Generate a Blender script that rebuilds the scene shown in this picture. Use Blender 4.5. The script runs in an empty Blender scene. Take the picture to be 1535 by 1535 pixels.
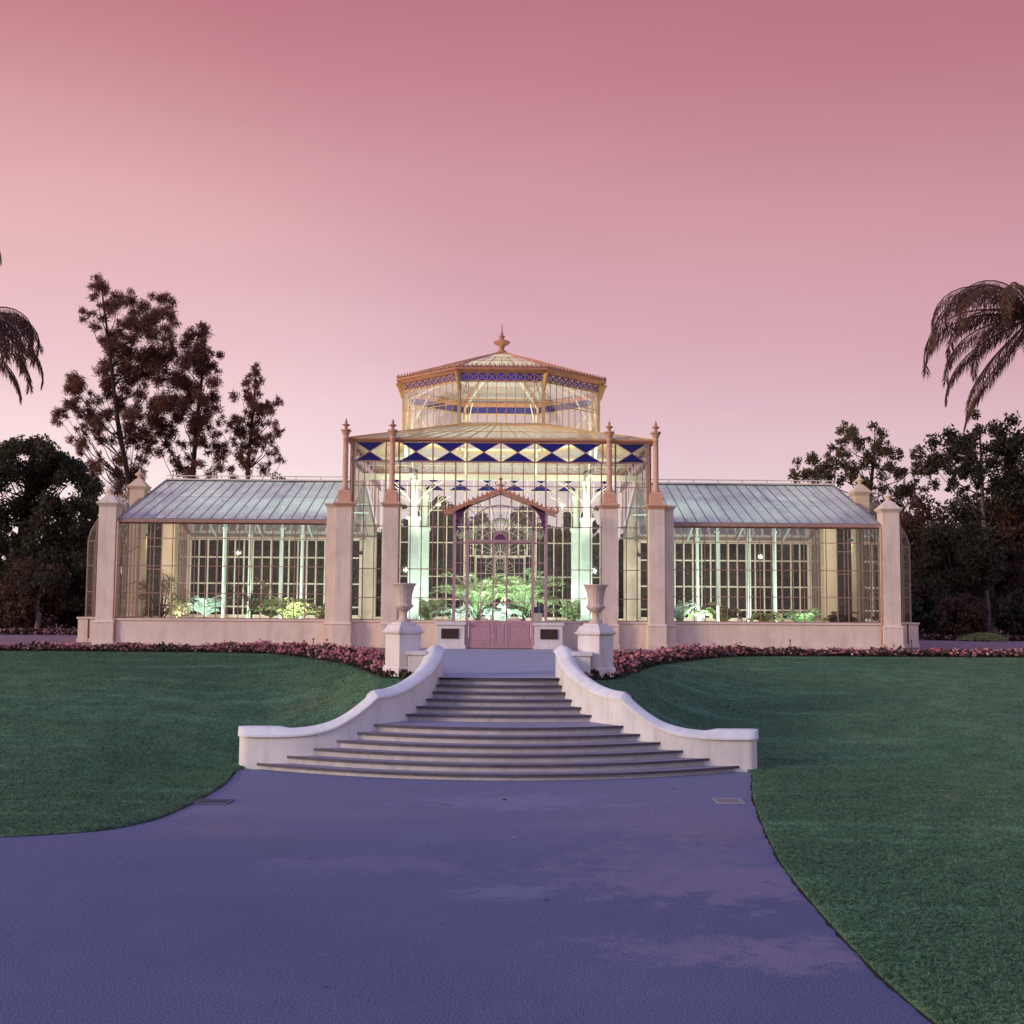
import bpy, math, random
import numpy as np
from mathutils import Vector, Matrix
R = math.radians
rng = np.random.default_rng(7)
random.seed(7)
sc = bpy.context.scene
col = sc.collection
T = 1.70            # level of the terrace the glasshouse stands on; the lower path is z = 0

# ------------------------------------------------------------------ camera
CAM = Vector((0, 0, 3.2)); FPX = 1770.0
pitch = math.atan(139.5 / 1770); yaw = R(0.56); roll = R(0.4)
Fv = Vector((math.sin(yaw) * math.cos(pitch), math.cos(yaw) * math.cos(pitch), math.sin(pitch)))
Rv = Fv.cross(Vector((0, 0, 1))).normalized(); Uv = Rv.cross(Fv)
Rr = Rv * math.cos(roll) + Uv * math.sin(roll); Ur = Uv * math.cos(roll) - Rv * math.sin(roll)
cd = bpy.data.cameras.new('camera'); cam = bpy.data.objects.new('camera', cd); col.objects.link(cam)
cd.sensor_width = 36; cd.lens = 36 * FPX / 1535; cd.clip_end = 4000
cam.matrix_world = Matrix(((Rr.x, Ur.x, -Fv.x, CAM.x), (Rr.y, Ur.y, -Fv.y, CAM.y), (Rr.z, Ur.z, -Fv.z, CAM.z), (0, 0, 0, 1)))
sc.camera = cam

def at(px, py, y):   # a point of the photograph at the depth y (metres)
    v = Fv + Rr * ((px - 767.5) / FPX) - Ur * ((py - 767.5) / FPX)
    return CAM + v * (y / v.y)

# ------------------------------------------------------------------ materials
def nm(name):
    m = bpy.data.materials.new(name); m.use_nodes = True
    nt = m.node_tree; nt.nodes.clear()
    return m, nt, nt.nodes, nt.links
def sock(ns, inp, v):
    ns.inputs[inp].default_value = v

def noise_col(nt, c1, c2, scale, detail=4, lo=.35, hi=.65, rough=.6):
    n = nt.nodes; l = nt.links
    tc = n.new('ShaderNodeTexCoord'); nz = n.new('ShaderNodeTexNoise')
    nz.inputs['Scale'].default_value = scale; nz.inputs['Detail'].default_value = detail; nz.inputs['Roughness'].default_value = rough
    l.new(tc.outputs['Object'], nz.inputs['Vector'])
    r = n.new('ShaderNodeMapRange'); r.inputs[1].default_value = lo; r.inputs[2].default_value = hi
    l.new(nz.outputs['Fac'], r.inputs[0])
    mx = n.new('ShaderNodeMix'); mx.data_type = 'RGBA'
    l.new(r.outputs[0], mx.inputs[0]); mx.inputs[6].default_value = (*c1, 1); mx.inputs[7].default_value = (*c2, 1)
    return mx.outputs[2], nz, tc
def mixc(nt, a, b, fac):
    mx = nt.nodes.new('ShaderNodeMix'); mx.data_type = 'RGBA'
    for i, v in ((0, fac), (6, a), (7, b)):
        if hasattr(v, 'is_linked'): nt.links.new(v, mx.inputs[i])
        elif i == 0: mx.inputs[0].default_value = v
        else: mx.inputs[i].default_value = (*v, 1)
    return mx.outputs[2]
def surf(name, c1, c2, scale=3, rough=.7, bump=.0, bscale=60, spec=.35, detail=5, metal=0, fine=None, streak=0):
    m, nt, n, l = nm(name)
    c, nz, tc = noise_col(nt, c1, c2, scale, detail)
    if fine:
        f, nz2, _ = noise_col(nt, (0, 0, 0), (1, 1, 1), fine[1], 2, .3, .7)
        c = mixc(nt, c, fine[0], f) if len(fine) < 3 else mixc(nt, c, mixc(nt, c, fine[0], fine[2]), f)
    if streak:      # rain streaks and grime on old render
        mp = n.new('ShaderNodeMapping'); mp.inputs['Scale'].default_value = (5, 5, .7); l.new(tc.outputs['Object'], mp.inputs[0])
        for sc_, lo_, hi_, k_ in ((1.0, .48, .72, 1.0), (.35, .50, .75, .8)):
            sn = n.new('ShaderNodeTexNoise'); sn.inputs['Scale'].default_value = sc_; sn.inputs['Detail'].default_value = 7; sn.inputs['Roughness'].default_value = .65; l.new((mp if sc_ == 1.0 else tc).outputs[0 if sc_ == 1.0 else 'Object'], sn.inputs['Vector'])
            mr = n.new('ShaderNodeMapRange'); mr.inputs[1].default_value = lo_; mr.inputs[2].default_value = hi_; mr.inputs[4].default_value = streak * k_; l.new(sn.outputs['Fac'], mr.inputs[0])
            c = mixc(nt, c, tuple(x * y for x, y in zip(c2, (.55, .50, .46))), mr.outputs[0])
    b = n.new('ShaderNodeBsdfPrincipled'); o = n.new('ShaderNodeOutputMaterial')
    l.new(c, b.inputs['Base Color']); b.inputs['Roughness'].default_value = rough; b.inputs['Specular IOR Level'].default_value = spec
    b.inputs['Metallic'].default_value = metal
    if bump:
        bn = n.new('ShaderNodeTexNoise'); bn.inputs['Scale'].default_value = bscale; bn.inputs['Detail'].default_value = 4
        l.new(tc.outputs['Object'], bn.inputs['Vector'])
        bp = n.new('ShaderNodeBump'); bp.inputs['Strength'].default_value = bump; bp.inputs['Distance'].default_value = .02
        l.new(bn.outputs['Fac'], bp.inputs['Height']); l.new(bp.outputs[0], b.inputs['Normal'])
    l.new(b.outputs[0], o.inputs[0])
    return m
def leafmat(name, c1, c2, scale=1.2, trans=.35, rough=.6):
    m, nt, n, l = nm(name)
    c, nz, tc = noise_col(nt, c1, c2, scale, 3, .3, .7)
    b = n.new('ShaderNodeBsdfPrincipled'); b.inputs['Roughness'].default_value = rough; b.inputs['Specular IOR Level'].default_value = .25
    l.new(c, b.inputs['Base Color'])
    t = n.new('ShaderNodeBsdfTranslucent'); l.new(c, t.inputs[0])
    mx = n.new('ShaderNodeMixShader'); mx.inputs[0].default_value = trans
    o = n.new('ShaderNodeOutputMaterial')
    l.new(b.outputs[0], mx.inputs[1]); l.new(t.outputs[0], mx.inputs[2]); l.new(mx.outputs[0], o.inputs[0])
    return m
def glassmat(name, tint=(.93, .95, .94), film=(.6, .65, .68), fmin=.02, fmax=.10, refl=1.0, scale=.6, rough=.03):
    # thin pane: clear, with a film of dirt or whitewash and the mirror of the sky
    m, nt, n, l = nm(name)
    tr = n.new('ShaderNodeBsdfTransparent'); tr.inputs[0].default_value = (*tint, 1)
    df = n.new('ShaderNodeBsdfDiffuse'); tl = n.new('ShaderNodeBsdfTranslucent')
    c, nz, tc = noise_col(nt, film, tuple(x * .8 for x in film), scale, 5)
    l.new(c, df.inputs[0]); l.new(c, tl.inputs[0])
    m1 = n.new('ShaderNodeMixShader'); m1.inputs[0].default_value = .5; l.new(df.outputs[0], m1.inputs[1]); l.new(tl.outputs[0], m1.inputs[2])
    nz2 = n.new('ShaderNodeTexNoise'); nz2.inputs['Scale'].default_value = scale * 2.3; nz2.inputs['Detail'].default_value = 6; l.new(tc.outputs['Object'], nz2.inputs['Vector'])
    mr = n.new('ShaderNodeMapRange'); mr.inputs[1].default_value = .3; mr.inputs[2].default_value = .7; mr.inputs[3].default_value = fmin; mr.inputs[4].default_value = fmax
    l.new(nz2.outputs['Fac'], mr.inputs[0])
    m2 = n.new('ShaderNodeMixShader'); l.new(mr.outputs[0], m2.inputs[0]); l.new(tr.outputs[0], m2.inputs[1]); l.new(m1.outputs[0], m2.inputs[2])
    gl = n.new('ShaderNodeBsdfGlossy'); gl.inputs['Roughness'].default_value = rough
    fr = n.new('ShaderNodeFresnel'); fr.inputs[0].default_value = 1.5
    mu = n.new('ShaderNodeMath'); mu.operation = 'MULTIPLY'; mu.inputs[1].default_value = refl; l.new(fr.outputs[0], mu.inputs[0])
    m3 = n.new('ShaderNodeMixShader'); l.new(mu.outputs[0], m3.inputs[0]); l.new(m2.outputs[0], m3.inputs[1]); l.new(gl.outputs[0], m3.inputs[2])
    o = n.new('ShaderNodeOutputMaterial'); l.new(m3.outputs[0], o.inputs[0])
    return m
def lampmat(name, c, s):
    m, nt, n, l = nm(name)
    e = n.new('ShaderNodeEmission'); e.inputs[0].default_value = (*c, 1); e.inputs[1].default_value = s
    o = n.new('ShaderNodeOutputMaterial'); l.new(e.outputs[0], o.inputs[0]); return m

M = {}
M['stucco'] = surf('stucco', (.84, .68, .55), (.76, .60, .49), 1.4, .85, .25, 90, .2, streak=.35)
M['stucco_pale'] = surf('stucco_pale', (.80, .74, .70), (.72, .65, .62), 1.6, .85, .25, 90, .2, streak=.35)
M['stair_white'] = surf('stair_white', (.80, .76, .71), (.70, .66, .61), 1.8, .8, .25, 70, .25, streak=.4)
M['coping'] = surf('coping', (.85, .83, .78), (.75, .73, .68), 2.2, .75, .25, 70, .3, streak=.35)
M['urn_stone'] = surf('urn_stone', (.70, .55, .46), (.56, .42, .34), 9, .85, .3, 90, .2)
M['stucco_lamplit'] = surf('stucco_lamplit', (.74, .56, .38), (.66, .48, .32), 1.6, .85, .25, 90, .2)  # interior lamplight on the tall piers, put into the stucco colour
M['terracotta'] = surf('terracotta', (.56, .25, .15), (.48, .20, .12), 5, .5, .05, 60, .4)
M['salmon'] = surf('salmon', (.70, .40, .26), (.62, .33, .21), 5, .55, .05, 60, .35)
M['gutter'] = surf('gutter', (.44, .26, .20), (.36, .20, .15), 5, .55, .05, 60, .35)
M['ochre'] = surf('ochre', (.66, .42, .17), (.58, .34, .13), 4, .55, .05, 60, .35)
M['cream'] = surf('cream', (.76, .72, .56), (.68, .63, .48), 3, .6, .05, 60, .3)
M['bar'] = surf('bar', (.42, .24, .18), (.34, .18, .14), 6, .5, 0, 60, .4)
M['bar_cream'] = surf('bar_cream', (.74, .62, .52), (.66, .54, .45), 4, .55, 0, 60, .3)
M['column'] = surf('column', (.72, .80, .72), (.62, .72, .64), 3, .5, .05, 60, .35)
M['door'] = surf('door', (.50, .28, .31), (.44, .24, .27), 5, .55, .05, 60, .35)
M['purple'] = surf('purple', (.10, .03, .10), (.16, .05, .12), 14, .6, 0, 60, .3)
M['bronze'] = surf('bronze', (.030, .012, .010), (.05, .02, .015), 30, .4, .2, 200, .5)
M['blue'] = glassmat('blue_glass', (.05, .07, .62), (.018, .026, .30), .35, .5, .6)
M['glass'] = glassmat('glass', (.95, .97, .96), (.62, .64, .60), .015, .08, .7)
M['lantern_glass'] = glassmat('lantern_glass', (.95, .96, .93), (.80, .78, .66), .06, .20, .35)
M['roof_glass'] = glassmat('roof_glass', (.86, .92, .92), (.93, .96, .93), .70, .88, .8, .9, .15)
M['pavilion_glass'] = glassmat('pavilion_glass', (.92, .93, .82), (.90, .88, .70), .66, .86, .5, .9, .1)
M['lead'] = surf('lead', (.17, .17, .19), (.22, .22, .24), 5, .5, 0, 60, .4)
M['tread'] = surf('tread', (.32, .30, .37), (.25, .235, .30), 3, .75, .25, 120, .3, fine=((.30, .27, .33), 160))
M['nosing'] = surf('nosing', (.075, .06, .075), (.11, .09, .105), 5, .6, .2, 120, .3)
M['riser'] = surf('riser', (.58, .54, .55), (.48, .45, .46), 4, .85, .25, 90, .2, streak=.4)
M['gravel'] = surf('gravel', (.30, .17, .17), (.23, .13, .135), 1.5, .95, .4, 150, .1, fine=((.40, .26, .25), 90))
M['paving'] = surf('paving', (.34, .34, .39), (.27, .27, .32), 1.2, .85, .3, 160, .25, fine=((.44, .44, .49), 60))
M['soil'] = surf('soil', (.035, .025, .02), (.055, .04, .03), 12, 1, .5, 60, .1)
M['steel'] = surf('steel', (.10, .10, .11), (.16, .16, .17), 20, .5, 0, 60, .5, metal=.6)
M['pale_metal'] = surf('pale_metal', (.34, .32, .34), (.24, .22, .24), 20, .6, 0, 60, .4)
M['grate_grey'] = surf('grate_grey', (.15, .145, .20), (.11, .105, .15), 20, .7, 0, 60, .3)
M['earth'] = surf('earth', (.05, .045, .03), (.035, .04, .025), .4, 1, 0, 60, .1)
M['bark'] = surf('bark', (.055, .036, .030), (.035, .024, .020), 4, .95, .4, 30, .1)
M['bark_pale'] = surf('bark_pale', (.20, .15, .13), (.12, .085, .075), 4, .95, .4, 30, .1)
M['leaf_casuarina'] = leafmat('leaf_casuarina', (.17, .078, .050), (.26, .12, .075), 1.0, .58)
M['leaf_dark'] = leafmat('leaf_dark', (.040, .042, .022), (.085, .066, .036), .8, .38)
M['leaf_mid'] = leafmat('leaf_mid', (.11, .095, .045), (.17, .13, .06), .9, .5)
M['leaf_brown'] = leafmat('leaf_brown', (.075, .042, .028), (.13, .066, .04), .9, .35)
M['leaf_palm'] = leafmat('leaf_palm', (.12, .062, .044), (.20, .105, .068), 1.2, .48)
M['leaf_green'] = leafmat('leaf_green', (.30, .42, .20), (.46, .56, .32), 3, .4)
M['leaf_pale'] = leafmat('leaf_pale', (.46, .60, .50), (.60, .72, .60), 4, .3)
M['leaf_olive'] = leafmat('leaf_olive', (.16, .12, .06), (.24, .18, .09), 4, .3)
M['leaf_yellow'] = leafmat('leaf_yellow', (.28, .30, .12), (.40, .38, .17), 4, .3)
M['leaf_bed'] = leafmat('leaf_bed', (.05, .035, .022), (.08, .06, .03), 5, .25)
M['petal'] = leafmat('petal', (.64, .18, .20), (.72, .33, .34), 2.5, .3)
M['petal_light'] = leafmat('petal_light', (.74, .42, .44), (.60, .20, .26), 3, .3)

def asphalt():
    m, nt, n, l = nm('asphalt')
    c, nz, tc = noise_col(nt, (.048, .070, .150), (.096, .122, .222), .28, 8, .38, .62)
    g, _, _ = noise_col(nt, (0, 0, 0), (1, 1, 1), 2.2, 6, .36, .64, .7)
    c = mixc(nt, mixc(nt, c, (.06, .065, .13), .4), c, g)
    sp = n.new('ShaderNodeSeparateXYZ'); l.new(tc.outputs['Object'], sp.inputs[0])
    # paler and warmer towards the stairs
    fade = n.new('ShaderNodeMapRange'); fade.interpolation_type = 'SMOOTHSTEP'; fade.inputs[1].default_value = 12.5; fade.inputs[2].default_value = 22; fade.inputs[4].default_value = .85; l.new(sp.outputs[1], fade.inputs[0])
    c = mixc(nt, c, (.235, .215, .285), fade.outputs[0])
    # stains and worn patches
    wn = n.new('ShaderNodeTexNoise'); wn.inputs['Scale'].default_value = 2.1; wn.inputs['Detail'].default_value = 9; wn.inputs['Roughness'].default_value = .74; l.new(tc.outputs['Object'], wn.inputs['Vector'])
    def mth(op, a, b=None):
        k = n.new('ShaderNodeMath'); k.operation = op
        for q, v in ((0, a), (1, b)):
            if v is None: continue
            if hasattr(v, 'is_linked'): l.new(v, k.inputs[q])
            else: k.inputs[q].default_value = v
        return k.outputs[0]
    for x, y, rx, ry, cc, f in ((3.05, 17.0, .75, .9, (.16, .085, .105), .75), (2.7, 17.9, 1.5, 1.6, (.20, .145, .185), .7), (2.75, 14.0, 1.5, .9, (.21, .155, .19), .75), (2.3, 14.6, 1.7, 1.6, (.18, .145, .195), .6), (2.7, 11.1, 1.0, .45, (.21, .16, .195), .7), (2.0, 11.3, 1.2, .5, (.20, .155, .20), .6), (-3.9, 17.0, .75, .45, (.20, .13, .155), .7), (-2.5, 18.3, 1.4, .5, (.19, .14, .185), .65), (.35, 19.6, 1.6, .8, (.22, .23, .30), .6), (.1, 13.5, .7, .35, (.21, .22, .29), .45), (-1.3, 14.9, 1.4, .5, (.18, .155, .215), .45), (-4.7, 18.6, 1.0, .6, (.22, .18, .215), .6), (1.5, 17.6, 1.2, .5, (.18, .15, .205), .55)):
        dx = mth('DIVIDE', mth('SUBTRACT', sp.outputs[0], x), rx); dy = mth('DIVIDE', mth('SUBTRACT', sp.outputs[1], y), ry)
        d = mth('ADD', mth('SQRT', mth('ADD', mth('MULTIPLY', dx, dx), mth('MULTIPLY', dy, dy))), mth('MULTIPLY', mth('SUBTRACT', wn.outputs['Fac'], .5), 5.0))
        r = n.new('ShaderNodeMapRange'); r.interpolation_type = 'SMOOTHSTEP'; r.inputs[1].default_value = 1.25; r.inputs[2].default_value = .35; r.inputs[3].default_value = 0; r.inputs[4].default_value = f; l.new(d, r.inputs[0])
        c = mixc(nt, c, tuple(1.35 * v for v in cc), r.outputs[0])
    f, _, _ = noise_col(nt, (0, 0, 0), (1, 1, 1), 55, 3, .40, .60, .8)            # stone chips
    c = mixc(nt, mixc(nt, c, (.012, .018, .06), .6), mixc(nt, c, (.32, .35, .50), .38), f)
    b = n.new('ShaderNodeBsdfPrincipled'); l.new(c, b.inputs['Base Color']); b.inputs['Roughness'].default_value = .78; b.inputs['Specular IOR Level'].default_value = .3
    bn = n.new('ShaderNodeTexNoise'); bn.inputs['Scale'].default_value = 60; bn.inputs['Detail'].default_value = 4; l.new(tc.outputs['Object'], bn.inputs['Vector'])
    bp = n.new('ShaderNodeBump'); bp.inputs['Strength'].default_value = .06; bp.inputs['Distance'].default_value = .006; l.new(bn.outputs['Fac'], bp.inputs['Height']); l.new(bp.outputs[0], b.inputs['Normal'])
    o = n.new('ShaderNodeOutputMaterial'); l.new(b.outputs[0], o.inputs[0]); return m
M['asphalt'] = asphalt()
def lawnmat(name, bright):
    m, nt, n, l = nm(name)
    k = bright
    c, nz, tc = noise_col(nt, (.020 * k, .060 * k, .024 * k), (.105 * k, .195 * k, .075 * k), .24, 8, .40, .60)
    w, _, _ = noise_col(nt, (0, 0, 0), (1, 1, 1), .36, 8, .50, .66, .72)            # dry patches
    c = mixc(nt, c, mixc(nt, c, (.23 * k, .19 * k, .09 * k), .8), w)
    sp = n.new('ShaderNodeSeparateXYZ'); l.new(tc.outputs['Object'], sp.inputs[0])
    for a_, b_, cc, f_ in ((24, 36, (.165 * k, .225 * k, .07 * k), .6), (20, 12, (.020 * k, .070 * k, .042 * k), .55)):   # drier on the bank, deeper green below
        zr = n.new('ShaderNodeMapRange'); zr.interpolation_type = 'SMOOTHSTEP'; zr.inputs[1].default_value = a_; zr.inputs[2].default_value = b_; zr.inputs[4].default_value = f_; l.new(sp.outputs[1], zr.inputs[0])
        c = mixc(nt, c, cc, zr.outputs[0])
    bn_, _, _ = noise_col(nt, (0, 0, 0), (1, 1, 1), .13, 7, .36, .64, .62)
    c = mixc(nt, mixc(nt, c, (.010 * k, .034 * k, .018 * k), .6), mixc(nt, c, (.16 * k, .26 * k, .11 * k), .30), bn_)
    # streaks left by the mower, across the slope
    mp = n.new('ShaderNodeMapping'); mp.inputs['Rotation'].default_value = (0, 0, .62); mp.inputs['Scale'].default_value = (.16, 1.5, .5); l.new(tc.outputs['Object'], mp.inputs[0])
    sn = n.new('ShaderNodeTexNoise'); sn.inputs['Scale'].default_value = .9; sn.inputs['Detail'].default_value = 6; sn.inputs['Roughness'].default_value = .65; l.new(mp.outputs[0], sn.inputs['Vector'])
    r = n.new('ShaderNodeMapRange'); r.inputs[1].default_value = .52; r.inputs[2].default_value = .68; l.new(sn.outputs['Fac'], r.inputs[0])
    c = mixc(nt, c, mixc(nt, c, (.14 * k, .29 * k, .17 * k), .8), r.outputs[0])
    w3, _, _ = noise_col(nt, (0, 0, 0), (1, 1, 1), 1.9, 7, .40, .60, .72)
    c = mixc(nt, mixc(nt, c, (.014 * k, .034 * k, .018 * k), .62), c, w3)
    f, _, _ = noise_col(nt, (0, 0, 0), (1, 1, 1), 17, 5, .40, .60, .85)
    c = mixc(nt, mixc(nt, c, (.012, .026, .016), .6), mixc(nt, c, (.13 * k, .26 * k, .14 * k), .45), f)
    b = n.new('ShaderNodeBsdfPrincipled'); l.new(c, b.inputs['Base Color']); b.inputs['Roughness'].default_value = .85; b.inputs['Specular IOR Level'].default_value = .15
    bn = n.new('ShaderNodeTexNoise'); bn.inputs['Scale'].default_value = 30; bn.inputs['Detail'].default_value = 4; l.new(tc.outputs['Object'], bn.inputs['Vector'])
    bp = n.new('ShaderNodeBump'); bp.inputs['Strength'].default_value = .8; bp.inputs['Distance'].default_value = .03; l.new(bn.outputs['Fac'], bp.inputs['Height']); l.new(bp.outputs[0], b.inputs['Normal'])
    o = n.new('ShaderNodeOutputMaterial'); l.new(b.outputs[0], o.inputs[0]); return m
M['lawn'] = lawnmat('lawn', 1.35)
M['blade'] = lawnmat('blade', 1.55)

# ------------------------------------------------------------------ builders
def world_of(o):
    v = Vector((0, 0, 0))
    while o: v += o.location; o = o.parent
    return v
class MB:
    def __init__(s): s.v = []; s.f = []
    def add(s, vs, fs):
        b = len(s.v); s.v += [tuple(p) for p in vs]; s.f += [tuple(b + i for i in f) for f in fs]; return s
    def box(s, x0, x1, y0, y1, z0, z1):
        return s.add([(x0, y0, z0), (x1, y0, z0), (x1, y1, z0), (x0, y1, z0), (x0, y0, z1), (x1, y0, z1), (x1, y1, z1), (x0, y1, z1)],
                     [(3, 2, 1, 0), (4, 5, 6, 7), (0, 1, 5, 4), (1, 2, 6, 5), (2, 3, 7, 6), (3, 0, 4, 7)])
    def cbox(s, cx, cy, w, d, z0, z1): return s.box(cx - w / 2, cx + w / 2, cy - d / 2, cy + d / 2, z0, z1)
    def frus(s, cx, cy, w0, d0, z0, w1, d1, z1):
        p = [(cx + sx * w / 2, cy + sy * d / 2, z) for w, d, z in ((w0, d0, z0), (w1, d1, z1)) for sx, sy in ((-1, -1), (1, -1), (1, 1), (-1, 1))]
        return s.add(p, [(3, 2, 1, 0), (4, 5, 6, 7), (0, 1, 5, 4), (1, 2, 6, 5), (2, 3, 7, 6), (3, 0, 4, 7)])
    def bar(s, p, q, w, d=None):
        p = Vector(p); q = Vector(q); a = q - p
        if a.length < 1e-6: return s
        a.normalize(); ref = Vector((0, 1, 0)) if abs(a.y) < .9 else Vector((0, 0, 1))
        u = a.cross(ref).normalized(); t = u.cross(a).normalized(); d = d or w
        c = [u * sx * w / 2 + t * sy * d / 2 for sx, sy in ((-1, -1), (1, -1), (1, 1), (-1, 1))]
        return s.add([p + k for k in c] + [q + k for k in c], [(3, 2, 1, 0), (4, 5, 6, 7), (0, 1, 5, 4), (1, 2, 6, 5), (2, 3, 7, 6), (3, 0, 4, 7)])
    def path(s, pts, w, d=None):
        for a, b in zip(pts, pts[1:]): s.bar(a, b, w, d)
        return s
    def tube(s, pts, rad, n=8):
        pts = [Vector(p) for p in pts]; b = len(s.v); N = len(pts)
        for i, p in enumerate(pts):
            a = (pts[min(i + 1, N - 1)] - pts[max(i - 1, 0)])
            if a.length < 1e-6: a = Vector((0, 0, 1))
            a.normalize(); ref = Vector((0, 1, 0)) if abs(a.y) < .9 else Vector((1, 0, 0))
            u = a.cross(ref).normalized(); t = u.cross(a)
            r = rad[i] if hasattr(rad, '__len__') else rad
            for k in range(n):
                g = 2 * math.pi * k / n; s.v.append(tuple(p + u * r * math.cos(g) + t * r * math.sin(g)))
        for i in range(N - 1):
            for k in range(n):
                s.f.append((b + i * n + k, b + i * n + (k + 1) % n, b + (i + 1) * n + (k + 1) % n, b + (i + 1) * n + k))
        s.f.append(tuple(b + k for k in range(n))[::-1]); s.f.append(tuple(b + (N - 1) * n + k for k in range(n)))
        return s
    def lathe(s, cx, cy, prof, n=24, flute=None):
        b = len(s.v); N = len(prof)
        for r, z in prof:
            for k in range(n):
                g = 2 * math.pi * k / n; rr = r * (1 + (flute[1] * math.cos(flute[0] * g) if flute and flute[2] < z < flute[3] else 0))
                s.v.append((cx + rr * math.cos(g), cy + rr * math.sin(g), z))
        for i in range(N - 1):
            for k in range(n):
                s.f.append((b + i * n + k, b + i * n + (k + 1) % n, b + (i + 1) * n + (k + 1) % n, b + (i + 1) * n + k))
        s.f.append(tuple(b + k for k in range(n))[::-1]); s.f.append(tuple(b + (N - 1) * n + k for k in range(n)))
        return s
    def plate(s, pts, thick):   # planar polygon given a thickness along y
        n = len(pts); b = [(x, y - thick / 2, z) for x, y, z in pts] + [(x, y + thick / 2, z) for x, y, z in pts]
        return s.add(b, [tuple(range(n)), tuple(range(2 * n - 1, n - 1, -1))] + [(i, n + i, n + (i + 1) % n, (i + 1) % n) for i in range(n)])
    def prism(s, pts, z0, z1):
        n = len(pts); b = [(x, y, z0) for x, y in pts] + [(x, y, z1) for x, y in pts]
        return s.add(b, [tuple(range(n))[::-1], tuple(range(n, 2 * n))] + [(i, (i + 1) % n, n + (i + 1) % n, n + i) for i in range(n)])
    def sweep(s, rings, closed_ends=True):
        b = len(s.v); n = len(rings[0])
        for r in rings: s.v += [tuple(p) for p in r]
        for i in range(len(rings) - 1):
            for k in range(n):
                s.f.append((b + i * n + k, b + i * n + (k + 1) % n, b + (i + 1) * n + (k + 1) % n, b + (i + 1) * n + k))
        if closed_ends:
            s.f.append(tuple(b + k for k in range(n))[::-1]); s.f.append(tuple(b + (len(rings) - 1) * n + k for k in range(n)))
        return s
    def quad(s, a, b, c, d): return s.add([a, b, c, d], [(0, 1, 2, 3)])
    def mirror(s):
        m = MB(); m.v = [(-x, y, z) for x, y, z in s.v]; m.f = [tuple(reversed(f)) for f in s.f]; return m
    def build(s, name, mat, parent=None, smooth=False, bevel=0, local=False):
        o0 = Vector((0, 0, 0)) if (local or not parent) else world_of(parent)
        me = bpy.data.meshes.new(name); me.from_pydata([(x - o0.x, y - o0.y, z - o0.z) for x, y, z in s.v], [], s.f); me.update()
        import bmesh
        bm = bmesh.new(); bm.from_mesh(me); bmesh.ops.recalc_face_normals(bm, faces=bm.faces); bm.to_mesh(me); bm.free()
        me.materials.append(mat)
        if smooth: me.polygons.foreach_set('use_smooth', [True] * len(me.polygons))
        o = bpy.data.objects.new(name, me); col.objects.link(o)
        if parent: o.parent = parent
        if bevel:
            bv = o.modifiers.new('bevel', 'BEVEL'); bv.width = bevel; bv.segments = 2; bv.limit_method = 'ANGLE'
        return o
def thing(name, label, cat, loc=(0, 0, 0), rz=0, group=None):
    o = bpy.data.objects.new(name, None); col.objects.link(o); o.location = loc; o.rotation_euler = (0, 0, rz); o.empty_display_size = .3
    o['label'] = label; o['category'] = cat
    if group: o['group'] = group
    return o
def tag(o, label, cat, group=None, kind=None):
    o['label'] = label; o['category'] = cat
    if group: o['group'] = group
    if kind: o['kind'] = kind
    return o
def empty(name, parent, loc=None):
    o = bpy.data.objects.new(name, None); col.objects.link(o); o.parent = parent; o.empty_display_size = .2
    if loc: o.location = Vector(loc) - world_of(parent)
    return o
def copy_tree(o, parent=None, dloc=(0, 0, 0)):
    c = o.copy(); col.objects.link(c); c.parent = parent
    c.location = o.location + Vector(dloc)
    for ch in list(o.children): copy_tree(ch, c)
    return c
def cloud_mesh(name, quads, mats, idx=None, parent=None):
    # quads: (N,4,3) array
    q = np.asarray(quads, dtype=np.float32); N = len(q)
    if parent is not None: q = q - np.array(world_of(parent), dtype=np.float32)
    me = bpy.data.meshes.new(name); k = q.shape[1]
    me.vertices.add(N * k); me.vertices.foreach_set('co', q.reshape(-1))
    me.loops.add(N * k); me.loops.foreach_set('vertex_index', np.arange(N * k, dtype=np.int32))
    me.polygons.add(N); me.polygons.foreach_set('loop_start', np.arange(0, N * k, k, dtype=np.int32)); me.polygons.foreach_set('loop_total', np.full(N, k, dtype=np.int32))
    for m in mats: me.materials.append(m)
    if idx is not None: me.polygons.foreach_set('material_index', np.asarray(idx, dtype=np.int32))
    me.update(); me.validate()
    o = bpy.data.objects.new(name, me); col.objects.link(o)
    if parent is not None: o.parent = parent
    return o
def unit(n):
    v = rng.normal(size=(n, 3)); return v / np.linalg.norm(v, axis=1, keepdims=True)
def leaves(cs, rs, dens, L, W, up=0.0, shell=.5):
    out = []
    for c, r in zip(cs, rs):
        n = max(6, int(dens * r ** 2)); d = unit(n) * (rng.random((n, 1)) ** shell) * r * np.array([1, 1, .95])
        p = np.array(c) + d
        a = unit(n) + np.array([0, 0, up]); a += d / max(r, 1e-3) * .5; a /= np.linalg.norm(a, axis=1, keepdims=True)
        b = np.cross(a, unit(n)); b /= np.linalg.norm(b, axis=1, keepdims=True) + 1e-9
        l = L * (.6 + .8 * rng.random((n, 1))); w = W * (.6 + .8 * rng.random((n, 1)))
        out.append(np.stack([p - a * l / 2, p + b * w / 2, p + a * l / 2, p - b * w / 2], 1))
    return np.concatenate(out)

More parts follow.
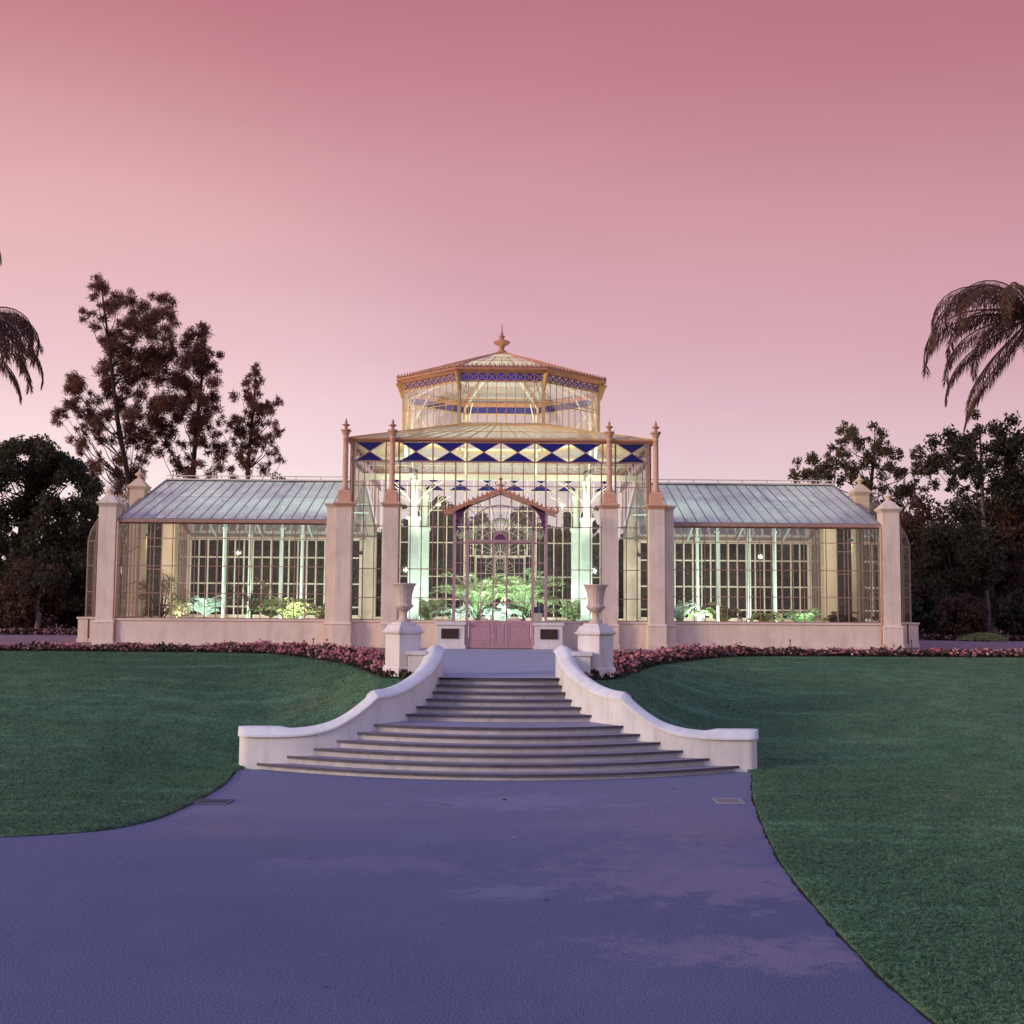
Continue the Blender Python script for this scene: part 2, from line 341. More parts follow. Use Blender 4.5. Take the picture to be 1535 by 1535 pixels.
# ------------------------------------------------------------------ sky and light
def build_world():
    w = bpy.data.worlds.new('World'); sc.world = w; w.use_nodes = True
    nt = w.node_tree; n = nt.nodes; l = nt.links; n.clear()
    tc = n.new('ShaderNodeTexCoord'); sp = n.new('ShaderNodeSeparateXYZ'); l.new(tc.outputs['Generated'], sp.inputs[0])
    def ramp(src, stops):
        r = n.new('ShaderNodeValToRGB'); e = r.color_ramp.elements
        while len(e) < len(stops): e.new(.5)
        for k, (p, c) in enumerate(stops): e[k].position = p; e[k].color = (*c, 1)
        l.new(src, r.inputs[0]); return r.outputs[0]
    def mrange(src, a, b, c=0, d=1, smooth=True):
        r = n.new('ShaderNodeMapRange'); r.interpolation_type = 'SMOOTHSTEP' if smooth else 'LINEAR'
        for i, v in enumerate((a, b, c, d)): r.inputs[i + 1].default_value = v
        l.new(src, r.inputs[0]); return r.outputs[0]
    X, Y, Z = sp.outputs
    front = ramp(Z, [(0, (.90, .72, .76)), (.10, (.865, .66, .71)), (.20, (.765, .465, .53)), (.31, (.68, .345, .385)), (.42, (.565, .222, .262)), (.52, (.47, .15, .19)), (.72, (.25, .29, .66)), (1, (.26, .36, .90))])
    back = ramp(Z, [(0, (.80, .62, .56)), (.15, (.80, .66, .64)), (.35, (.62, .64, .95)), (.65, (.40, .52, 1.12)), (1, (.28, .36, .88))])
    mx = n.new('ShaderNodeMix'); mx.data_type = 'RGBA'; l.new(mrange(Y, .25, -.35), mx.inputs[0]); l.new(front, mx.inputs[6]); l.new(back, mx.inputs[7])
    # brighter towards the low left, deeper to the right
    side = ramp(mrange(X, -.5, .5, 0, 1, False), [(0, (1.04, .97, .95)), (.42, (1, 1, 1)), (1, (.88, .78, .80))])
    mu = n.new('ShaderNodeMix'); mu.data_type = 'RGBA'; mu.blend_type = 'MULTIPLY'; mu.inputs[0].default_value = 1; l.new(mx.outputs[2], mu.inputs[6]); l.new(side, mu.inputs[7])
    dt = n.new('ShaderNodeVectorMath'); dt.operation = 'DOT_PRODUCT'; l.new(tc.outputs['Generated'], dt.inputs[0]); g = Vector((-.40, .91, .07)).normalized(); dt.inputs[1].default_value = g
    gl = mrange(dt.outputs['Value'], .90, 1.0, 0, 1)
    ad = n.new('ShaderNodeMix'); ad.data_type = 'RGBA'; ad.blend_type = 'ADD'; l.new(gl, ad.inputs[0]); l.new(mu.outputs[2], ad.inputs[6]); ad.inputs[7].default_value = (.12, .125, .095, 1)
    cm = n.new('ShaderNodeMapping'); cm.inputs['Scale'].default_value = (1.2, 1.2, 5); l.new(tc.outputs['Generated'], cm.inputs[0])
    cn = n.new('ShaderNodeTexNoise'); cn.inputs['Scale'].default_value = 1.6; cn.inputs['Detail'].default_value = 6; cn.inputs['Roughness'].default_value = .6; l.new(cm.outputs[0], cn.inputs['Vector'])
    hz = n.new('ShaderNodeMix'); hz.data_type = 'RGBA'; hz.blend_type = 'MULTIPLY'; hz.inputs[0].default_value = 1; l.new(ad.outputs[2], hz.inputs[6]); l.new(ramp(cn.outputs['Fac'], [(.3, (.955, .95, .965)), (.7, (1.045, 1.045, 1.04))]), hz.inputs[7])
    # thin daylight sky on top of the afterglow
    sk = n.new('ShaderNodeTexSky'); sk.sky_type = 'NISHITA'; sk.sun_disc = False; sk.sun_elevation = R(9); sk.sun_rotation = R(244)
    b1 = n.new('ShaderNodeBackground'); l.new(hz.outputs[2], b1.inputs[0]); b1.inputs[1].default_value = .95
    b2 = n.new('ShaderNodeBackground'); l.new(sk.outputs[0], b2.inputs[0]); b2.inputs[1].default_value = .012
    a = n.new('ShaderNodeAddShader'); l.new(b1.outputs[0], a.inputs[0]); l.new(b2.outputs[0], a.inputs[1])
    o = n.new('ShaderNodeOutputWorld'); l.new(a.outputs[0], o.inputs[0])
build_world()
sd = bpy.data.lights.new('sun', 'SUN'); sd.energy = 2.1; sd.angle = R(14); sd.color = (1, .80, .62)
so = bpy.data.objects.new('sun', sd); col.objects.link(so)
el = R(13); az = Vector((-.90, -.44, 0)).normalized()
so.rotation_euler = (-(az * math.cos(el) + Vector((0, 0, math.sin(el))))).to_track_quat('-Z', 'Y').to_euler(); so.location = (-20, -15, 12)

# ------------------------------------------------------------------ ground, lawns, terrace, path
def interp(x, xs, ys): return float(np.interp(x, xs, ys))
def smooth(t): t = max(0, min(1, t)); return t * t * (3 - 2 * t)
KX = [1.3, 1.9, 2.6, 3.0, 4.0, 5.5, 7.0, 9.0, 60]; KY = [25.5, 25.6, 26.2, 27.8, 31.3, 34.2, 36.6, 37.3, 37.5]
BX = [1.9, 2.6, 3.2, 4.2, 5.5, 7.0, 9.0, 60]; BY = [28.2, 30.4, 32.6, 35.0, 36.9, 38.2, 38.7, 38.9]
def crest(x): return interp(abs(x), KX, KY)
def bedback(x): return interp(abs(x), BX, BY)
def terr(y): return 1.62 + .06 * smooth((y - 26) / 15)
def lawn_z(x, y):
    a = abs(x); y1 = crest(x)
    y0 = interp(a, [1.9, 3.5, 5.2, 6.5, 8, 15, 60], [21.2, 22.2, 23.2, 21.6, 20.0, 18.5, 17.5])
    if x > 0: y0 = interp(a, [1.9, 3.5, 5.2, 8, 15, 60], [21.2, 22.2, 23.3, 22.8, 22.5, 22])
    t = max(0, min(1, (y - y0) / (y1 - y0)))
    s = .55 * smooth(t) + .45 * math.sin(t * math.pi / 2)
    s = s * .96 + .04 * t
    und = .04 * math.sin(x * .55 + 1.3) * math.sin(y * .5) * smooth(t * 3) * smooth((1 - t) * 3)
    return .035 + und + (terr(y1) - .01 - .035) * s

bm = MB(); bm.quad((-3000, -500, -.35), (3000, -500, -.35), (3000, 3000, -.35), (-3000, 3000, -.35))
bm.build('ground', M['earth'])['kind'] = 'structure'
bm = MB(); bm.quad((-150, -60, 0), (150, -60, 0), (150, 24.4, 0), (-150, 24.4, 0))
bm.build('path', M['asphalt'])['kind'] = 'structure'
# terrace sheet
xs = [-400, -150, -60] + list(np.arange(-30, 30.1, .5)) + [60, 150, 400]
ys_t = [0, .02, .06, .12, .22, .4, .7, 1]
bm = MB(); b = []
for x in xs:
    y0 = crest(x) - .25 if abs(x) > 2.2 else 26.3
    for t in ys_t: y = y0 + (400 - y0) * t ** 2 if t else y0; b.append((x, y, terr(y)))
n = len(ys_t); bm.add(b, [(i * n + k, (i + 1) * n + k, (i + 1) * n + k + 1, i * n + k + 1) for i in range(len(xs) - 1) for k in range(n - 1)])
bm.build('terrace', M['gravel'])['kind'] = 'structure'
# upper walk from the stair head to the door
bm = MB(); b = []
for k in range(17):
    t = k / 16; y = 25.62 + 15.1 * t; w = 1.36 + .15 * smooth(t * 6) + 1.1 * smooth((t - .25) / .75)
    b += [(-w, y, terr(y) + .016), (w, y, terr(y) + .016)]
bm.add(b, [(2 * i, 2 * i + 1, 2 * i + 3, 2 * i + 2) for i in range(16)])
bm.build('upper_path', M['paving'])['kind'] = 'structure'

def lawn(side):
    if side < 0:
        B = [(-150, 14.6), (-40, 14.8), (-20, 15.0), (-13, 15.4), (-10, 15.75), (-8, 16.1), (-6.8, 16.44), (-6.1, 16.68), (-5.6, 16.95), (-5.25, 17.4), (-5.0, 18.2), (-4.88, 19.4), (-4.85, 20.6), (-4.88, 21.7), (-5.0, 22.9), (-4.75, 23.4), (-4.3, 23.52), (-3.9, 23.55), (-3.4, 23.62), (-3.0, 23.75), (-2.6, 23.95), (-2.3, 24.25), (-2.05, 24.7), (-1.85, 25.2), (-1.75, 26.0)]
        K = [-150, -48, -27, -19, -15.5, -13, -11.4, -10.4, -9.5, -8.9, -8.3, -7.7, -7.1, -6.6, -6.1, -5.6, -5.1, -4.7, -4.25, -3.85, -3.5, -3.1, -2.75, -2.4, -1.9]
    else:
        B = [(4.85, 22.9), (4.72, 22.2), (4.5, 21.2), (4.28, 20.1), (4.1, 19.0), (3.93, 17.9), (3.78, 16.86), (3.64, 15.8), (3.53, 14.85), (3.44, 13.6), (3.38, 12.4), (3.34, 11.2), (3.34, 10.2), (3.4, 9.2), (3.6, 7.5), (4.0, 5), (5, 1), (7, -5), (12, -20)]
        K = [7.4, 8.2, 9.2, 10.4, 11.8, 13.2, 14.8, 16.6, 18.5, 21, 24, 28, 33, 39, 50, 65, 90, 120, 150]
        wall = [(1.75, 26.0), (1.85, 25.2), (2.05, 24.7), (2.3, 24.25), (2.6, 23.95), (3.0, 23.75), (3.4, 23.62), (3.9, 23.55), (4.3, 23.52), (4.75, 23.4)]
        B = wall + B; K = [1.9, 2.4, 2.75, 3.1, 3.5, 3.9, 4.4, 5.0, 5.7, 6.5] + K
    # refine
    bx = np.array([p[0] for p in B]); by = np.array([p[1] for p in B]); kk = np.array(K); s = np.arange(len(B)); ss = np.linspace(0, len(B) - 1, (len(B) - 1) * 6 + 1)
    def cat(a):
        out = []
        for u in ss:
            i = min(int(u), len(a) - 2); t = u - i; p0 = a[max(i - 1, 0)]; p1 = a[i]; p2 = a[i + 1]; p3 = a[min(i + 2, len(a) - 1)]
            out.append(.5 * (2 * p1 + (p2 - p0) * t + (2 * p0 - 5 * p1 + 4 * p2 - p3) * t * t + (3 * p1 - p0 - 3 * p2 + p3) * t ** 3))
        return np.array(out)
    bx, by = cat(bx), cat(by); kx = np.interp(ss, s, kk)
    NT = 44; V = []; F = []
    for x0, y0, x1 in zip(bx, by, kx):
        y1 = crest(x1)
        V.append((x0, y0, -.06))
        for k in range(NT + 1):
            t = k / NT; x = x0 + (x1 - x0) * t; y = y0 + (y1 - y0) * t
            V.append((x, y, lawn_z(x, y)))
    n = NT + 2
    F = [(i * n + k, (i + 1) * n + k, (i + 1) * n + k + 1, i * n + k + 1) for i in range(len(bx) - 1) for k in range(n - 1)]
    m = MB(); m.add(V, F); o = m.build('lawn', M['lawn'], smooth=True); o['kind'] = 'structure'
    # cut-turf earth along the asphalt, its dark tone also painting the overhanging grass's shade
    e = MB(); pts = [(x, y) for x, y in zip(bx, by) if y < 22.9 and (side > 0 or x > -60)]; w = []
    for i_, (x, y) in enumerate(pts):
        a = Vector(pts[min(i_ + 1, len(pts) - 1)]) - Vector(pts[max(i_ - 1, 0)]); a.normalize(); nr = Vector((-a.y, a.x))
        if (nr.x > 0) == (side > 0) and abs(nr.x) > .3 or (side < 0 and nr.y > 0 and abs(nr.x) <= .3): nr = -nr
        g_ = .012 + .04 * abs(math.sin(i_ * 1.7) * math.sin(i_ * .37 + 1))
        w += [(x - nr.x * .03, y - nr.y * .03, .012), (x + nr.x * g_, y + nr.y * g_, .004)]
    e.add(w, [(2 * q_, 2 * q_ + 1, 2 * q_ + 3, 2 * q_ + 2) for q_ in range(len(pts) - 1)]); e.build('lawn_edge_soil_shade', M['soil'])['kind'] = 'structure'
    return V, F
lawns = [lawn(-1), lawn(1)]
# mown blades standing on the lawns where the camera can see them
def blades():
    tris = []
    for V, F in lawns:
        P = np.array(V); Q = np.array(F); c = P[Q].mean(1)
        A = np.linalg.norm(np.cross(P[Q[:, 2]] - P[Q[:, 0]], P[Q[:, 3]] - P[Q[:, 1]]), axis=1) / 2
        steep = np.abs(P[Q][:, :, 2].max(1) - P[Q][:, :, 2].min(1))
        vis = (c[:, 1] > 8) & (np.abs(c[:, 0]) < c[:, 1] * .47 + 1) & (c[:, 2] > .02)
        w = A * vis * np.clip((15 / np.maximum(c[:, 1], 1)) ** 1.2, .35, 2.2); w /= w.sum()
        n = 230000; i = rng.choice(len(Q), n, p=w); u = rng.random((n, 1)); v = rng.random((n, 1)); q = P[Q[i]]
        p = (q[:, 0] * (1 - u) + q[:, 1] * u) * (1 - v) + (q[:, 3] * (1 - u) + q[:, 2] * u) * v
        h = .010 + .020 * rng.random((n, 1)) ** 1.5; g = rng.random(n) * 6.283; d = np.stack([np.cos(g), np.sin(g), np.zeros(n)], 1) * (.004 + .005 * rng.random((n, 1)))
        tip = p + np.concatenate([rng.normal(0, .014, (n, 2)), h], 1)
        tris.append(np.stack([p - d, p + d, tip], 1))
    o = cloud_mesh('grass', np.concatenate(tris), [M['blade']]); tag(o, 'short mown green grass covering both lawns beside the path', 'grass', kind='stuff')
blades()

# flower beds
def bed(side):
    n = 8000; u = rng.random(n) ** 1.7; ax = 1.95 + u * 28
    ax = np.where(rng.random(n) < .35, 1.95 + rng.random(n) * 7, ax)
    y0 = np.array([crest(a) for a in ax]); y1 = np.array([bedback(a) for a in ax]); f = rng.random(n)
    y = y0 + (y1 - y0) * (f * .95 + .02); x = ax * side
    z0 = np.array([terr(v) for v in y]) + .02
    hh = .16 + .10 * np.sin(x * 3.1 + y) * np.cos(y * 2.3 - x) + .05 * rng.normal(size=n); hh = np.clip(hh, .06, .36) * np.clip(f * 6, .5, 1) * np.interp(ax, [2, 6, 9, 30], [1, .95, .68, .6]) * (.75 + .5 * rng.random(n))
    q = []; idx = []
    # leaves
    for rep in range(4):
        p = np.stack([x + rng.normal(0, .06, n), y + rng.normal(0, .06, n), z0 + hh * rng.random(n) * .9], 1)
        a = unit(n) + np.array([0, 0, .3]); a /= np.linalg.norm(a, axis=1, keepdims=True); b = np.cross(a, unit(n)); b /= np.linalg.norm(b, axis=1, keepdims=True)
        l = .045 + .06 * rng.random((n, 1)); q.append(np.stack([p - a * l, p + b * l * .7, p + a * l, p - b * l * .7], 1)); idx.append(np.zeros(n))
    k = rng.random(n) < .55 + .4 * np.sin(x * 2.2) * np.sin(x * .9 + y * 1.7); m = int(k.sum())
    for rep in range(2):
        p = np.stack([x[k] + rng.normal(0, .05, m), y[k] + rng.normal(0, .05, m) - .03, z0[k] + hh[k] * (.75 + .4 * rng.random(m))], 1)
        a = unit(m) * np.array([1, .6, 1]); a /= np.linalg.norm(a, axis=1, keepdims=True); b = np.cross(a, unit(m)); b /= np.linalg.norm(b, axis=1, keepdims=True)
        l = .025 + .03 * rng.random((m, 1)); q.append(np.stack([p - a * l, p + b * l, p + a * l, p - b * l], 1)); idx.append(np.where(rng.random(m) < .25, 2, 1))
    o = cloud_mesh('flower_bed', np.concatenate(q), [M['leaf_bed'], M['petal'], M['petal_light']], np.concatenate(idx))
    w = 'left' if side < 0 else 'right'
    tag(o, f'strip of pink bedding flowers along the lawn crest to the {w} of the staircase', 'flower bed', 'pink flower beds', 'stuff')
    # soil
    m = MB(); pts = list(np.arange(1.8, 30.1, .4)) + [40, 60]; b = []
    for a in pts: b += [(a * side, crest(a) - .22, terr(crest(a)) + .012), (a * side, bedback(a), terr(bedback(a)) + .012)]
    m.add(b, [(2 * i, 2 * i + 1, 2 * i + 3, 2 * i + 2) for i in range(len(pts) - 1)]); m.build('bed_soil', M['soil'])['kind'] = 'structure'
bed(-1); bed(1)

# ------------------------------------------------------------------ staircase
hw = [1.37, 1.39, 1.45, 1.55, 1.69, 1.86, 2.42, 2.76, 3.12, 3.55, 4.04, 4.62]
de = [25.83, 25.57, 25.38, 25.10, 24.77, 24.47, 23.74, 23.58, 23.41, 23.29, 23.21, 23.2]
dc = [25.60, 25.36, 25.12, 24.86, 24.58, 24.30, 23.23, 22.95, 22.66, 22.41, 22.14, 21.88]
hz = [1.62 - .132 * i for i in range(6)] + [.82 - .141 * i for i in range(6)]
st = thing('staircase', 'wide curved garden staircase with dark slate nosings climbing from the path to the terrace', 'staircase', (0, 23.8, 0))
def arc(i, off, ext=.12, n=24):
    w = hw[i] + ext
    return [(w * (2 * k / n - 1), dc[i] + (de[i] - dc[i]) * (w * (2 * k / n - 1) / hw[i]) ** 2 + off) for k in range(n + 1)]
for i in range(12):
    z1 = hz[i]; z0 = (hz[i + 1] if i < 11 else 0) - .06
    back = [(x, y + .10) for x, y in arc(i - 1, 0)] if i else [(1.5 * (2 * k / 24 - 1), 26.6) for k in range(25)]
    w = hw[i] + .12
    # back edge limited to this step's own width is wider than the one above: run it along straight ends
    bk = [(w * (2 * k / 24 - 1), 0) for k in range(25)]
    yb = (dc[i - 1] + .12 if i else 26.6)
    bk = [(x, (yb + ((de[i - 1] - dc[i - 1]) * min(1.0, abs(x) / hw[i - 1]) ** 2 if i else 0))) for x, _ in bk]
    fr = arc(i, .03)
    bk = [(x, max(y, f[1] + .05)) for (x, y), f in zip(bk, fr)]
    m = MB(); m.prism(fr + bk[::-1], z0, z1 - .042); s = m.build('step', M['riser'], st)
    m = MB(); m.prism(arc(i, .006) + bk[::-1], z1 - .041, z1 + .003 * (i == 0)); m.build('tread', M['tread'] if i else M['paving'], s)
    f0 = arc(i, -.035); f1 = arc(i, .004)
    m = MB(); m.prism(f0 + f1[::-1], z1 - .040, z1 + .003); m.build('nosing', M['nosing'], s)

def catmull(P, per=8):
    P = [Vector(p) for p in P]; out = []
    for i in range(len(P) - 1):
        p0, p1, p2, p3 = P[max(i - 1, 0)], P[i], P[i + 1], P[min(i + 2, len(P) - 1)]
        for k in range(per):
            t = k / per; out.append(.5 * (2 * p1 + (p2 - p0) * t + (2 * p0 - 5 * p1 + 4 * p2 - p3) * t * t + (3 * p1 - p0 - 3 * p2 + p3) * t ** 3))
    return out + [P[-1]]
def stair_wall(side):
    # (x, y, z of the coping's underside) along the inner face
    P = [(1.24, 26.25, 2.17), (1.27, 25.95, 2.14), (1.33, 25.6, 1.95), (1.47, 25.2, 1.74), (1.68, 24.8, 1.57), (1.92, 24.42, 1.43), (2.17, 24.08, 1.35), (2.40, 23.80, 1.325), (2.47, 23.74, 1.29), (2.60, 23.66, 1.165), (2.86, 23.53, .96), (3.18, 23.40, .78), (3.55, 23.29, .675), (3.95, 23.22, .63), (4.35, 23.2, .62), (4.62, 23.2, .62), (4.86, 23.2, .62)]
    pts = catmull(P, 6)
    w = thing('stair_wall', ('white rendered curving wall with bright coping on the left flank of the staircase' if side < 0 else 'white rendered curving wall with bright coping on the right flank of the staircase'), 'wall', (side * 3, 24, 0), group='curved walls flanking the staircase')
    body = []; cop = []
    for i, p in enumerate(pts):
        a = pts[min(i + 1, len(pts) - 1)] - pts[max(i - 1, 0)]; a.z = 0; a.normalize(); nrm = Vector((-a.y, a.x, 0))   # away from the stairs
        if nrm.y < 0 and nrm.x < 0: nrm = -nrm
        u = i / (len(pts) - 1); bulb = smooth((p.x - 4.0) / .35) if p.x > 4 else 0
        th = .30 + .16 * bulb
        q = lambda d, z: Vector((p.x + nrm.x * d, p.y + nrm.y * d, z))
        body.append([q(0, -.1), q(th, -.1), q(th, p.z), q(0, p.z)])
        e = .05 + .02 * bulb; h = p.z; t = .15 + .03 * bulb
        cop.append([q(-e, h), q(-e, h + .035), q(-e * .3, h + .07), q(.07, h + t * .82), q(.13, h + t), q(th - .11, h + t), q(th - .05, h + t * .82), q(th + e * .5, h + .07), q(th + e, h + .035), q(th + e, h)])
    # rounded nose at the lower end
    last = body[-1]; 
    def tip(ring, grow):
        c = sum((Vector(v) for v in ring), Vector()) / len(ring); out = []
        for k in range(1, 7):
            g = k / 6 * math.pi / 2
            out.append([Vector((v[0] + grow * math.sin(g), c.y + (v[1] - c.y) * max(.25, math.cos(g)), v[2] if k < 6 else v[2])) for v in ring])
        return out
    body += tip(body[-1], .20); cop += tip(cop[-1], .23)
    mb = MB(); mb.sweep(body); mc = MB(); mc.sweep(cop)
    ms = MB(); ms.box(1.62, 1.98, 25.78, 26.15, 1.5, 2.10); ms.box(1.58, 2.02, 25.74, 26.19, 2.102, 2.19)
    if side < 0: mb, mc, ms = mb.mirror(), mc.mirror(), ms.mirror()
    mb.build('wall_body', M['stair_white'], w); mc.build('coping', M['coping'], w); ms.build('end_block', M['stucco_pale'], w, bevel=.012)
stair_wall(-1); stair_wall(1)

def pedestal(side):
    lab = 'left' if side < 0 else 'right'
    p = thing('pedestal', f'square pale stone pedestal turned cornerwise at the {lab} head of the staircase', 'pedestal', (side * 2.13, 26.3, 1.5), R(38) * (1 if side < 0 else -1), 'pedestals at the stair head')
    m = MB(); m.cbox(0, 0, .66, .66, 0, .30); m.frus(0, 0, .66, .66, .302, .60, .60, .36); m.build('base', M['stucco_pale'], p, local=True, bevel=.01)
    m = MB(); m.cbox(0, 0, .57, .57, .362, 1.04); m.build('shaft', M['stucco_pale'], p, local=True, bevel=.008)
    m = MB(); m.frus(0, 0, .58, .58, 1.042, .65, .65, 1.075); m.cbox(0, 0, .67, .67, 1.077, 1.115); m.frus(0, 0, .63, .63, 1.117, .50, .50, 1.25); m.frus(0, 0, .42, .42, 1.252, .38, .38, 1.305); m.build('cap', M['stucco_pale'], p, local=True, bevel=.006)
    u = thing('urn', f'fluted stone garden urn with wide rim standing on the {lab} pedestal', 'urn', (side * 2.13, 26.3, 2.806), 0, 'stone urns at the stair head')
    m = MB(); m.lathe(0, 0, [(.15, 0), (.155, .03), (.12, .06), (.085, .11), (.075, .17), (.09, .22), (.10, .235)], 24); m.build('foot', M['urn_stone'], u, True, local=True)
    m = MB(); m.lathe(0, 0, [(.08, .237), (.13, .27), (.175, .31), (.205, .345), (.215, .37), (.20, .385), (.178, .40), (.172, .44), (.174, .52), (.182, .60), (.196, .68), (.216, .75), (.247, .81), (.27, .835), (.278, .85), (.27, .862), (.245, .862), (.22, .82), (.17, .70), (.0001, .68)], 48, (16, .035, .24, .80)); m.build('bowl', M['urn_stone'], u, True, local=True)
pedestal(-1); pedestal(1)

def grate(name, x0, x1, y0, y1, lab, mat):
    g = thing(name, lab, 'drain', ((x0 + x1) / 2, (y0 + y1) / 2, 0), group='drain grates on the path')
    m = MB(); z = .022
    m.box(x0, x1, y0, y0 + .04, .004, z); m.box(x0, x1, y1 - .04, y1, .004, z); m.box(x0, x0 + .04, y0 + .041, y1 - .041, .004, z); m.box(x1 - .04, x1, y0 + .041, y1 - .041, .004, z); m.build('frame', mat, g)
    m = MB(); k = x0 + .055
    while k < x1 - .06: m.box(k, k + .018, y0 + .04, y1 - .04, .006, z - .003); k += .042
    m.build('grille', mat, g)
    m = MB(); m.box(x0 + .03, x1 - .03, y0 + .03, y1 - .03, .002, .005); m.build('pit', M['nosing'], g)
grate('drain_grate', 3.56, 4.02, 19.45, 19.95, 'rusty slotted drain grate in the asphalt beside the right lawn edge', M['pale_metal'])
grate('drain_grate', -4.86, -4.30, 19.15, 19.6, 'flat grey drain grate in the asphalt near the left lawn curve', M['grate_grey'])

# ------------------------------------------------------------------ the glasshouse
PH = thing('palm_house', 'long Victorian glass palm house with terracotta columns and an octagonal lantern on the terrace', 'glasshouse', (0, 47.5, T))
def Z(h): return T + h
def panel(name, A, B, C, D, nu, vs, w, mat, gmat=None, parent=None, edge=None, d=None, off=0):
    """glazed panel between corners A B (bottom) C D (top): bars and a sub-part of panes"""
    A, B, C, D = map(Vector, (A, B, C, D)); L = lambda s, t: (A.lerp(B, s)).lerp(D.lerp(C, s), t)
    m = MB(); e = edge or w * 1.6
    for k in range(nu + 1):
        ww = e if k in (0, nu) else w
        m.bar(L(k / nu, 0), L(k / nu, 1), ww, d or ww)
    for t in [0, 1]: m.bar(L(0, t), L(1, t), e, d or e)
    for t in vs: m.bar(L(0, t), L(1, t), w, (d or w) * .9)
    o = m.build(name, mat, parent or PH)
    if gmat:
        g = MB(); g.quad(A, B, C, D); g.build('glass', gmat, o)
    return o
H0 = .92   # top of the plinth
# plinth
def plinth_run(m, mc, x0, x1, y0, y1, h=.86):
    m.box(x0, x1, y0, y1, -.05 + T, Z(h)); mc.box(x0 - .05, x1 + .05, y0 - .05, y1 + .05, Z(h) + .002, Z(h) + .075)
    m.box(x0 - .03, x1 + .03, y0 - .03, y0 - .001, T - .05, Z(.13))
m = MB(); mc = MB()
for s in (-1, 1):
    a, b = sorted((s * 6.2, s * 13.8)); plinth_run(m, mc, a, b, 42.40, 42.75); plinth_run(m, mc, a, b, 52.45, 52.8)
    a, b = sorted((s * 1.13, s * 5.3)); plinth_run(m, mc, a, b, 42.02, 42.35)
    a, b = sorted((s * 1.2, s * 6.2)); plinth_run(m, mc, a, b, 53.05, 53.4)
    a, b = sorted((s * 15.68, s * 16.05)); plinth_run(m, mc, a, b, 45.3, 50.0)
    a, b = sorted((s * 14.2, s * 15.60)); plinth_run(m, mc, a, b, 45.3, 45.6); plinth_run(m, mc, a, b, 49.7, 50.0)
    a, b = sorted((s * 13.68, s * 13.92)); plinth_run(m, mc, a, b, 42.95, 45.1); plinth_run(m, mc, a, b, 50.2, 52.3)
p = m.build('plinth', M['stucco'], PH); mc.build('plinth_cap', M['stucco'], p, bevel=.015)

def pier(cx, cy, w, dpt, h, kind, base=.83, mat='stucco'):
    m = MB(); m.cbox(cx, cy, w, dpt, Z(.86), Z(h)); m.cbox(cx, cy, w + .10, dpt + .10, T - .05, Z(base - .05)); m.cbox(cx, cy, w + .16, dpt + .16, T - .05, Z(.14)); m.frus(cx, cy, w + .16, dpt + .16, Z(base - .048), w, dpt, Z(base + .05))
    o = m.build('pier', M[mat], PH, bevel=.012)
    m = MB()
    m.cbox(cx, cy, w + .02, dpt + .02, Z(h) + .002, Z(h + .03)); m.frus(cx, cy, w + .03, dpt + .03, Z(h + .032), w + .15, dpt + .15, Z(h + .11)); m.cbox(cx, cy, w + .18, dpt + .18, Z(h + .112), Z(h + .17))
    top = h + .172
    if kind == 'column':
        m.frus(cx, cy, w + .06, dpt + .06, Z(top), w - .06, dpt - .06, Z(top + .05)); m.cbox(cx, cy, w - .10, dpt - .10, Z(top + .052), Z(5.46)); m.frus(cx, cy, w - .1, dpt - .1, Z(5.462), w - .2, dpt - .2, Z(5.54))
    elif kind == 'finial':
        m.frus(cx, cy, w + .10, dpt + .10, Z(top), .22, .22, Z(top + .27)); 
    m.build('cap', M[mat] if kind != 'column' else M['salmon'], o, bevel=.008)
    if kind == 'column':
        c = MB(); b0 = 5.542
        c.lathe(cx, cy, [(.15, Z(b0)), (.15, Z(b0 + .06)), (.115, Z(b0 + .10)), (.118, Z(b0 + .14)), (.10, Z(b0 + .2)), (.098, Z(7.1)), (.092, Z(7.38)), (.115, Z(7.40)), (.10, Z(7.43)), (.095, Z(7.5)), (.12, Z(7.54)), (.155, Z(7.64)), (.16, Z(7.66))], 16, (8, .05, Z(b0 + .2), Z(7.1))); c.cbox(cx, cy, .34, .34, Z(7.662), Z(7.72)); c.build('column', M['salmon'], o, True)
        f = MB(); f.lathe(cx, cy, [(.10, Z(7.722)), (.06, Z(7.78)), (.05, Z(7.83)), (.13, Z(7.87)), (.14, Z(7.90)), (.06, Z(7.94)), (.035, Z(7.98)), (.06, Z(8.01)), (.03, Z(8.05)), (.008, Z(8.14))], 14); f.build('finial', M['terracotta'], o, True)
    if kind == 'finial':
        f = MB(); t = top + .272
        f.lathe(cx, cy, [(.11, Z(t)), (.07, Z(t + .05)), (.06, Z(t + .09)), (.17, Z(t + .15)), (.18, Z(t + .18)), (.10, Z(t + .24)), (.05, Z(t + .28)), (.06, Z(t + .31)), (.03, Z(t + .35)), (.008, Z(t + .42))], 16); f.build('finial', M[mat], o, True)
    return o
